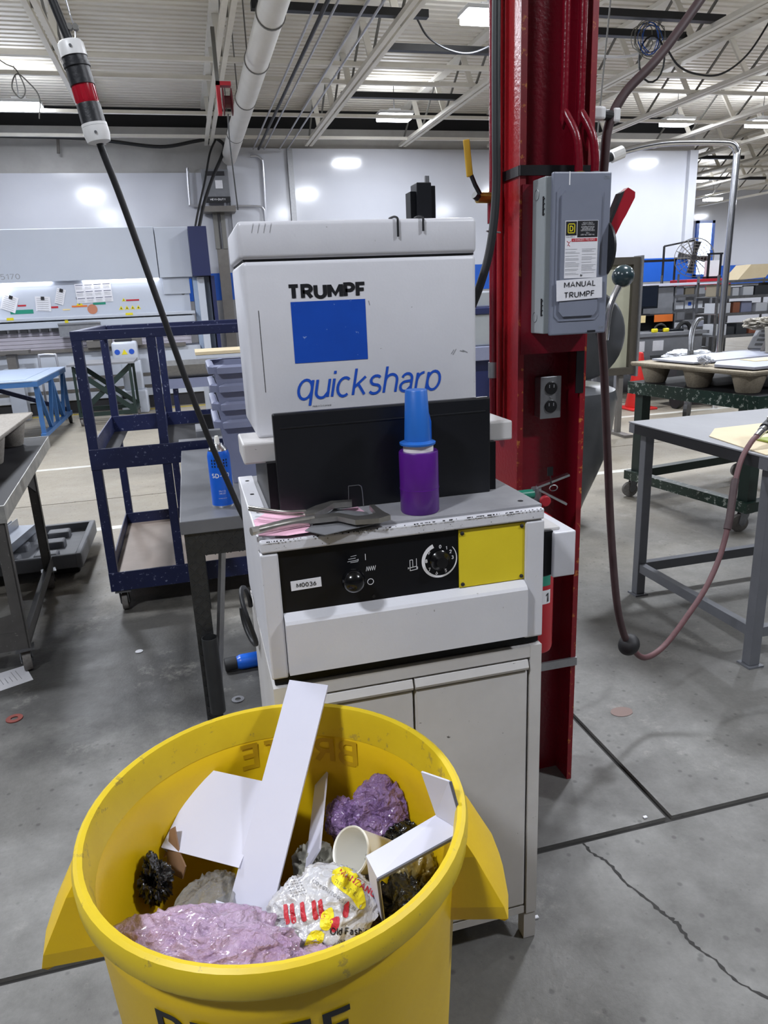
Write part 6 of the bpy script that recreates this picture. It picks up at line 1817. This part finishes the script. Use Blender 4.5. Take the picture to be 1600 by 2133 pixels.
# wheeled dark bin
bi = thing('wheeled_bin', 'dark wheeled bin heaped with white film beyond the green cart', 'bin', (6.45, 8.5, 0))
vs = [(6.16, 8.28, .1), (6.74, 8.28, .1), (6.74, 8.72, .1), (6.16, 8.72, .1), (6.08, 8.22, .66), (6.82, 8.22, .66), (6.82, 8.8, .66), (6.08, 8.8, .66)]
MB().add(vs, [(3, 2, 1, 0), (0, 1, 5, 4), (1, 2, 6, 5), (2, 3, 7, 6), (3, 0, 4, 7)]).build('tub', MATS['bin_dark'], bi)
for x in (6.15, 6.72):
    MB().cyl((x - .03, 8.26, .115), (x + .03, 8.26, .115), .115, n=20).build('wheel', MATS['rubber_black'], bi, smooth=40)
o = crumple((6.45, 8.5, .66), (.33, .26, .07), 41, 2.6, .4, 5)
single(o.build('waste_film', MATS['film_white']), 'white plastic film heaped in the dark wheeled bin', 'plastic film')

# desk, monitor and what stands on it
dk_ = thing('work_desk', 'grey steel desk with papers taped to its front', 'desk', (6.55, 9.3, 0))
MB().box(5.6, 7.12, 8.95, 9.7, .90, .945).build('desk_top', MATS['plastic_grey'], dk_)
MB().box(5.65, 7.05, 9.0, 9.04, .62, .90).build('modesty_panel', MATS['plastic_grey'], dk_)
for x in (5.7, 6.98):
    for y in (9.0, 9.6):
        MB().box(x, x + .06, y, y + .06, 0, .90).build('leg', MATS['plastic_grey'], dk_)
for x in (5.95, 6.25):
    MB().box(x, x + .17, 8.993, 9.0, .70, .84).build('taped_paper', MATS['paper'], dk_)
mo = thing('monitor', 'black computer monitor on the desk riser', 'monitor', (6.4, 9.55, 1.2))
MB().rbox(6.12, 6.66, 9.52, 9.56, 1.26, 1.58, .006).build('bezel', MATS['monitor'], mo)
MB().box(6.14, 6.64, 9.517, 9.52, 1.29, 1.56).build('screen', MATS['screen'], mo)
MB().box(6.34, 6.44, 9.55, 9.60, 1.19, 1.30).build('neck', MATS['monitor'], mo)
MB().rbox(6.26, 6.52, 9.48, 9.66, 1.178, 1.19, .004).build('foot', MATS['monitor'], mo)
rs = thing('desk_riser', 'black desk riser under the monitor', 'shelf', (6.4, 9.5, .945))
MB().box(6.05, 6.88, 9.42, 9.68, 1.16, 1.177).build('shelf_board', MATS['ink_black'], rs)
MB().box(6.05, 6.07, 9.42, 9.68, .945, 1.16).build('side', MATS['ink_black'], rs)
MB().box(6.86, 6.88, 9.42, 9.68, .945, 1.16).build('side', MATS['ink_black'], rs)
MB().box(6.07, 6.86, 9.66, 9.68, .945, 1.16).build('back', MATS['ink_black'], rs)
for x, w, h, m, lab in ((6.54, .30, .10, 'orange_box', 'orange label board on the monitor riser'), (6.28, .11, .10, 'manila', 'yellow note stuck on the monitor riser')):
    o = MB().box(x, x + w, 9.405, 9.419, 1.07, 1.07 + h).build('label_card', MATS[m])
    single(o, lab, 'card')
o = MB().rbox(6.42, 6.80, 9.08, 9.34, .946, .975, .004).build('laptop', MATS['monitor']); single(o, 'flat black device lying on the desk', 'laptop')
hs = thing('ear_muffs', 'black and yellow ear muffs on the desk', 'ear muffs', (6.42, 9.1, .946))
MB().tube([(6.40 + .09 * math.cos(t * .314), 9.06, .985 + .07 * math.sin(t * .314)) for t in range(11)], .014, 8).build('band', MATS['rubber_black'], hs)
for x in (6.31, 6.49):
    MB().rbox(x - .04, x + .04, 9.03, 9.09, .946, 1.0, .015).build('cup', MATS['ink_yellow'], hs)
o = MB().tube([(6.85 + .1 * math.cos(t * .314), 9.15, .955 + .1 * math.sin(t * .314)) for t in range(11)], .03, 8).build('tape_arch', MATS['rubber_black']); single(o, 'black arched holder at the right end of the desk', 'holder')

# grey cabinet and shelf units
cbk = thing('grey_cabinet', 'grey sheet metal cabinet back behind the monitor', 'cabinet', (6.5, 10.1, 0))
MB().box(5.6, 7.22, 9.95, 10.35, 0, 1.56).build('body', MATS['plastic_grey'], cbk)
MB().rbox(5.55, 7.95, 9.9, 10.4, 1.562, 1.60, .004).build('top_board', MATS['foam_white'], cbk)
def rack(name, lab, x0, x1, y0, y1, levels, top, mat, wire=True):
    t = thing(name, lab, 'shelf', ((x0 + x1) / 2, (y0 + y1) / 2, 0))
    for x in (x0, x1 - .03):
        for y in (y0, y1 - .03):
            MB().box(x, x + .03, y, y + .03, 0, top).build('post', MATS[mat], t)
    for z in levels:
        s_ = MB().box(x0, x1, y0, y1, z - .012, z).build('shelf', MATS['galv'], t)
        MB().box(x0, x1, y0 - .004, y0 + .008, z - .035, z + .006).build('shelf_edge', MATS['zinc'], s_)
    return t
rack('shelf_unit', 'grey open shelf unit right of the monitor', 7.25, 7.92, 9.95, 10.35, (.12, .62, .93, 1.21, 1.42), 1.56, 'plastic_grey')
rack('wire_rack', 'long wire shelf rack behind the salvage heap', 7.12, 8.9, 8.85, 9.3, (.12, .6, .86, 1.16, 1.39, 1.60), 1.68, 'zinc')
rack('wire_rack', 'far wire shelf rack behind the long one', 8.2, 10.4, 11.2, 11.7, (.15, .7, 1.15, 1.55), 1.75, 'zinc')
random.seed(12)
cols = (('shelf_white', 'white'), ('tote_grey', 'grey'), ('bin_dark', 'black'), ('shelf_tan', 'tan'), ('plastic_grey', 'dull grey'), ('shelf_white', 'pale'), ('plastic_grey', 'mid grey'), ('bin_dark', 'dark'), ('sheet_grey', 'bluish grey'), ('shelf_rust', 'rust brown'))
shelfname = {1.39: 'third', 1.16: 'second', .86: 'first'}
order = ('first', 'second', 'third', 'fourth', 'fifth', 'sixth', 'seventh')
for z in (.86, 1.16, 1.39):
    x = 7.2; k = 0
    while x < 8.75 and k < 7:
        w = random.uniform(.10, .24); h = random.uniform(.08, .19); m, cn_ = random.choice(cols)
        o = MB().rbox(x, x + w, 8.9 + random.uniform(0, .06), 9.2, z + .001, z + h, .006).build('stock_box', MATS[m])
        single(o, f'{cn_} box, {order[k]} along the {shelfname[z]} wire shelf', 'box', 'boxes on the wire rack')
        x += w + random.uniform(.01, .07); k += 1
for z, nm in ((.93, 'lower'), (1.21, 'middle'), (1.42, 'upper')):
    x = 7.3
    for k in range(3):
        w = random.uniform(.12, .18); h = random.uniform(.08, .13); m, cn_ = random.choice(cols)
        if z == 1.21 and k == 1: m, cn_ = 'shelf_white', 'white'
        o = MB().rbox(x, x + w, 10.0, 10.25, z + .001, z + h, .006).build('stock_box', MATS[m])
        single(o, f'{cn_} box, {order[k]} on the {nm} grey shelf', 'box', 'boxes on the grey shelf')
        if z == 1.21 and k == 1:
            MB().box(x + w * .35, x + w * .75, 9.996, 10.0, z + h * .4, z + h * .8).build('emblem', MATS['ink_blue'], o)
        x += w + .03
o = MB().prism([(0, 0), (.45, .02), (.62, .20), (.2, .20)], Matrix(((1, 0, 0, 7.35), (0, 0, 1, 8.86), (0, 1, 0, 1.402), (0, 0, 0, 1))), .3).build('tan_carton', MATS['cardboard'])
single(o, 'large tan carton tilted on the upper wire shelf', 'carton')
o.location.z = 1.601; o.location.x = 7.75
# hand truck
ht = thing('hand_truck', 'grey tubular hand truck standing before the shelves', 'hand truck', (5.85, 7.6, 0))
for dx in (0, .14):
    MB().tube(crom([(5.72 + dx, 7.5 + dx, .1), (5.73 + dx, 7.52 + dx, .75), (5.79 + dx, 7.6 + dx, 1.02), (5.93 + dx, 7.7 + dx, 1.15), (6.02 + dx, 7.75 + dx, 1.16)], 5), .022, 10).build('rail', MATS['zinc'], ht, smooth=60)
for z in (.3, .55, .8):
    MB().bar((5.72, 7.5, z), (5.87, 7.65, z), .02, .03).build('crossbar', MATS['zinc'], ht)
for dx in (0, .14):
    MB().cyl((5.70 + dx, 7.50 + dx, .1), (5.73 + dx, 7.47 + dx, .1), .1, n=18).build('wheel', MATS['rubber_black'], ht)
# bright pipe column with elbow
o = MB().tube(crom([(6.56, 8.02, 0), (6.55, 8.02, 1.2), (6.56, 8.02, 2.9), (6.55, 8.02, 3.06), (6.48, 8.02, 3.14), (6.30, 8.02, 3.16), (5.7, 8.02, 3.155), (5.35, 8.02, 3.12), (5.0, 8.02, 3.05)], 6), .04, 14).build('steel_pipe', MATS['steel_bright'], smooth=60)
single(o, 'bright steel pipe rising with an elbow to the left near the shelves', 'pipe')
cmh = thing('pipe_fitting', 'white plastic fitting at the open end of the bright pipe', 'fitting', (4.95, 8.02, 2.98))
MB().cyl((5.02, 8.02, 3.05), (4.88, 8.02, 3.00), .07, n=14).build('sleeve', MATS['nylon_white'], cmh)
MB().cyl((4.88, 8.02, 3.0), (4.82, 8.02, 2.98), .05, n=14).build('mouth', MATS['ink_black'], cmh)
# wall fan on its pipe frame
fn = thing('wall_fan', 'large round caged industrial fan on a pipe frame by the far wall', 'fan', (9.84, 13.0, 1.3))
fm = Matrix.Translation((9.84, 13.0, 2.08)) @ Matrix.Rotation(R(-35), 4, 'Z') @ Matrix.Rotation(R(90), 4, 'X')
for r_ in (.36, .30, .24, .18, .12):
    for zz in ((.09,) if r_ < .36 else (-.08, .0, .08)):
        MB().lathe([(r_ - .005, zz - .005), (r_ + .005, zz - .005), (r_ + .005, zz + .005), (r_ - .005, zz + .005)], n=36, mat=fm, closed=True).build('guard_ring', MATS['joist_dark'], fn)
for k in range(16):
    t = k * math.pi / 8
    MB().tube([fm @ Vector((.05 * math.cos(t), .05 * math.sin(t), .10)), fm @ Vector((.30 * math.cos(t), .30 * math.sin(t), .10)), fm @ Vector((.36 * math.cos(t), .36 * math.sin(t), .0)), fm @ Vector((.30 * math.cos(t), .30 * math.sin(t), -.09)), fm @ Vector((.05 * math.cos(t), .05 * math.sin(t), -.10))], .005, 6).build('guard_wire', MATS['joist_dark'], fn)
for k in range(4):
    MB().prism([(-.03, .05), (.05, .05), (.13, .28), (-.02, .31)], fm @ Matrix.Rotation(k * math.pi / 2, 4, 'Z') @ Matrix.Rotation(R(22), 4, 'Y'), .006).build('blade', MATS['pipe_black'], fn)
MB().cyl(fm @ Vector((0, 0, -.14)), fm @ Vector((0, 0, .04)), .07, n=18).build('motor', MATS['pipe_black'], fn)
for x in (9.33, 9.60):
    MB().cyl((x, 13.25, 0), (x, 13.25, 2.32 if x < 9.5 else 2.1), .022, n=10).build('frame_post', MATS['pipe_black'], fn)
MB().tube([(9.33, 13.25, 2.32), (10.0, 13.22, 2.42), (9.95, 13.05, 2.3)], .018, 8).build('frame_top', MATS['pipe_black'], fn)
MB().bar((8.8, 13.25, 2.05), (9.62, 13.25, 2.05), .04, .045).build('frame_arm', MATS['pipe_black'], fn)
MB().cyl((9.60, 13.25, 2.08), (9.84, 13.05, 2.08), .025, n=8).build('fan_mount', MATS['pipe_black'], fn)
# red tool chest with a small white unit on top
tcst = thing('tool_chest', 'red tool chest beyond the shelves near the far window', 'tool chest', (9.4, 12.1, 0))
MB().rbox(8.9, 9.85, 11.9, 12.4, 0, 1.46, .01).build('base_cabinet', MATS['plastic_grey'], tcst)
MB().rbox(8.9, 9.85, 11.9, 12.4, 1.46, 1.66, .01).build('chest', MATS['ink_red'], tcst)
pu_ = thing('hoist_unit', 'white and black upright unit standing on the red tool chest', 'device', (9.55, 12.1, 1.66))
MB().box(9.44, 9.64, 12.0, 12.15, 1.70, 1.98).build('body', MATS['ink_white'], pu_)
for x in (9.40, 9.66):
    MB().box(x, x + .03, 12.0, 12.03, 1.66, 2.08).build('side_rod', MATS['ink_black'], pu_)
MB().box(9.38, 9.71, 12.0, 12.03, 2.08, 2.11).build('top_bar', MATS['ink_black'], pu_)
MB().box(9.38, 9.71, 12.0, 12.1, 1.66, 1.70).build('bottom_bar', MATS['ink_black'], pu_)
o = MB().bar((10.2, 14.96, 1.68), (10.2, 14.96, 2.17), .10, .02, upv=(0, 1, 0)).build('yellow_stripe', MATS['ink_yellow']); 
single(o, 'yellow paint stripe on the blue wall band beside the fan', 'paint mark'); o.location.x = 9.0 + .55

# machine seen between the hood and the column
mr = thing('grey_machine', 'pale grey machine with a navy band seen between hood and column', 'machine', (3.9, 8.8, 0))
MB().rbox(3.0, 4.6, 8.5, 9.4, .95, 1.34, .02).build('body', MATS['alu'], mr)
MB().rbox(3.0, 4.6, 8.45, 9.4, 1.33, 1.41, .01).build('band', MATS['brake_blue'], mr)
MB().rbox(3.1, 4.6, 8.55, 9.4, 1.41, 1.60, .02).build('upper_cover', MATS['alu'], mr)
MB().rbox(3.0, 4.6, 8.42, 9.4, .78, .95, .01).build('tray', MATS['tote_grey'], mr)
MB().rbox(3.1, 4.5, 8.6, 9.4, .0, .78, .02).build('base', MATS['brake_blue'], mr)
MB().cyl((3.66, 8.5, 1.17), (3.66, 8.49, 1.17), .04, n=14).build('cable_gland', MATS['ink_black'], mr)
# loose wires under the roof on the right
cord([(4.0, 9.0, 4.45), (4.4, 8.9, 4.3), (5.0, 8.8, 4.24), (5.6, 8.8, 4.26), (6.0, 8.82, 4.47)], .016, 'white conduit hose curving down left of the column', 'ink_white', 'hose', 'flexible_conduit')
cord([(2.92, 9.0, 4.6), (3.05, 9.0, 4.42), (3.3, 9.0, 4.30), (3.6, 9.0, 4.28), (4.0, 9.0, 4.44)], .012, 'thin dark cable sagging under the joist left of the column')
random.seed(7)
wl = thing('wire_bundle', 'tangled coil of grey and blue wires hung from a ceiling rail', 'wires', (5.6, 8.5, 3.9))
for k in range(9):
    w = random.uniform(.10, .22); h = random.uniform(.12, .22); cx = 5.58 + random.uniform(-.08, .08)
    MB().tube([(cx + w * math.cos(t * .35), 8.45 + random.uniform(-.02, .02), 4.33 + h * math.sin(t * .35)) for t in range(19)], .005, 6).build('wire_loop', MATS['wall_blue'] if k % 4 == 0 else MATS['joist_dark'], wl)
MB().tube([(5.62 + .17 * math.cos(t * .35), 8.45, 4.12 + .24 * math.sin(t * .35)) for t in range(19)], .011, 8).build('cable_loop', MATS['cable_black'], wl)
cord([(5.78, 8.4, 4.22), (5.95, 8.4, 4.05), (6.2, 8.4, 3.97), (6.55, 8.4, 3.98), (6.9, 8.4, 4.2), (7.2, 8.4, 4.6)], .012, 'dark cable swagged between the joists at the upper right')
cord([(1.9, 3.0, 4.95), (1.86, 3.02, 3.5), (1.80, 3.05, 2.4), (1.76, 3.05, 1.84)], .0035, 'thin string hanging right of the red lever', 'joist_dark', 'string', 'pull_string')
# small litter on the right floor
for x, y, lab in ((1.185, 1.60, 'tiny white chip beside the floor joint'), (.70, 1.36, 'white chip on the floor near the cabinet foot')):
    o = MB().rbox(x, x + .012, y, y + .009, .0005, .005, .001).build('chip', MATS['paper'])
    single(o, lab, 'chip')
o = MB().prism([(.045 * math.cos(t * .4) , .032 * math.sin(t * .4)) for t in range(15)], Matrix.Translation((1.45, 2.14, .0005)), .0012).build('pink_spot', M('pink_dust', '7d6a64', .8))
single(o, 'faint reddish disc on the floor right of the column', 'paint spot')
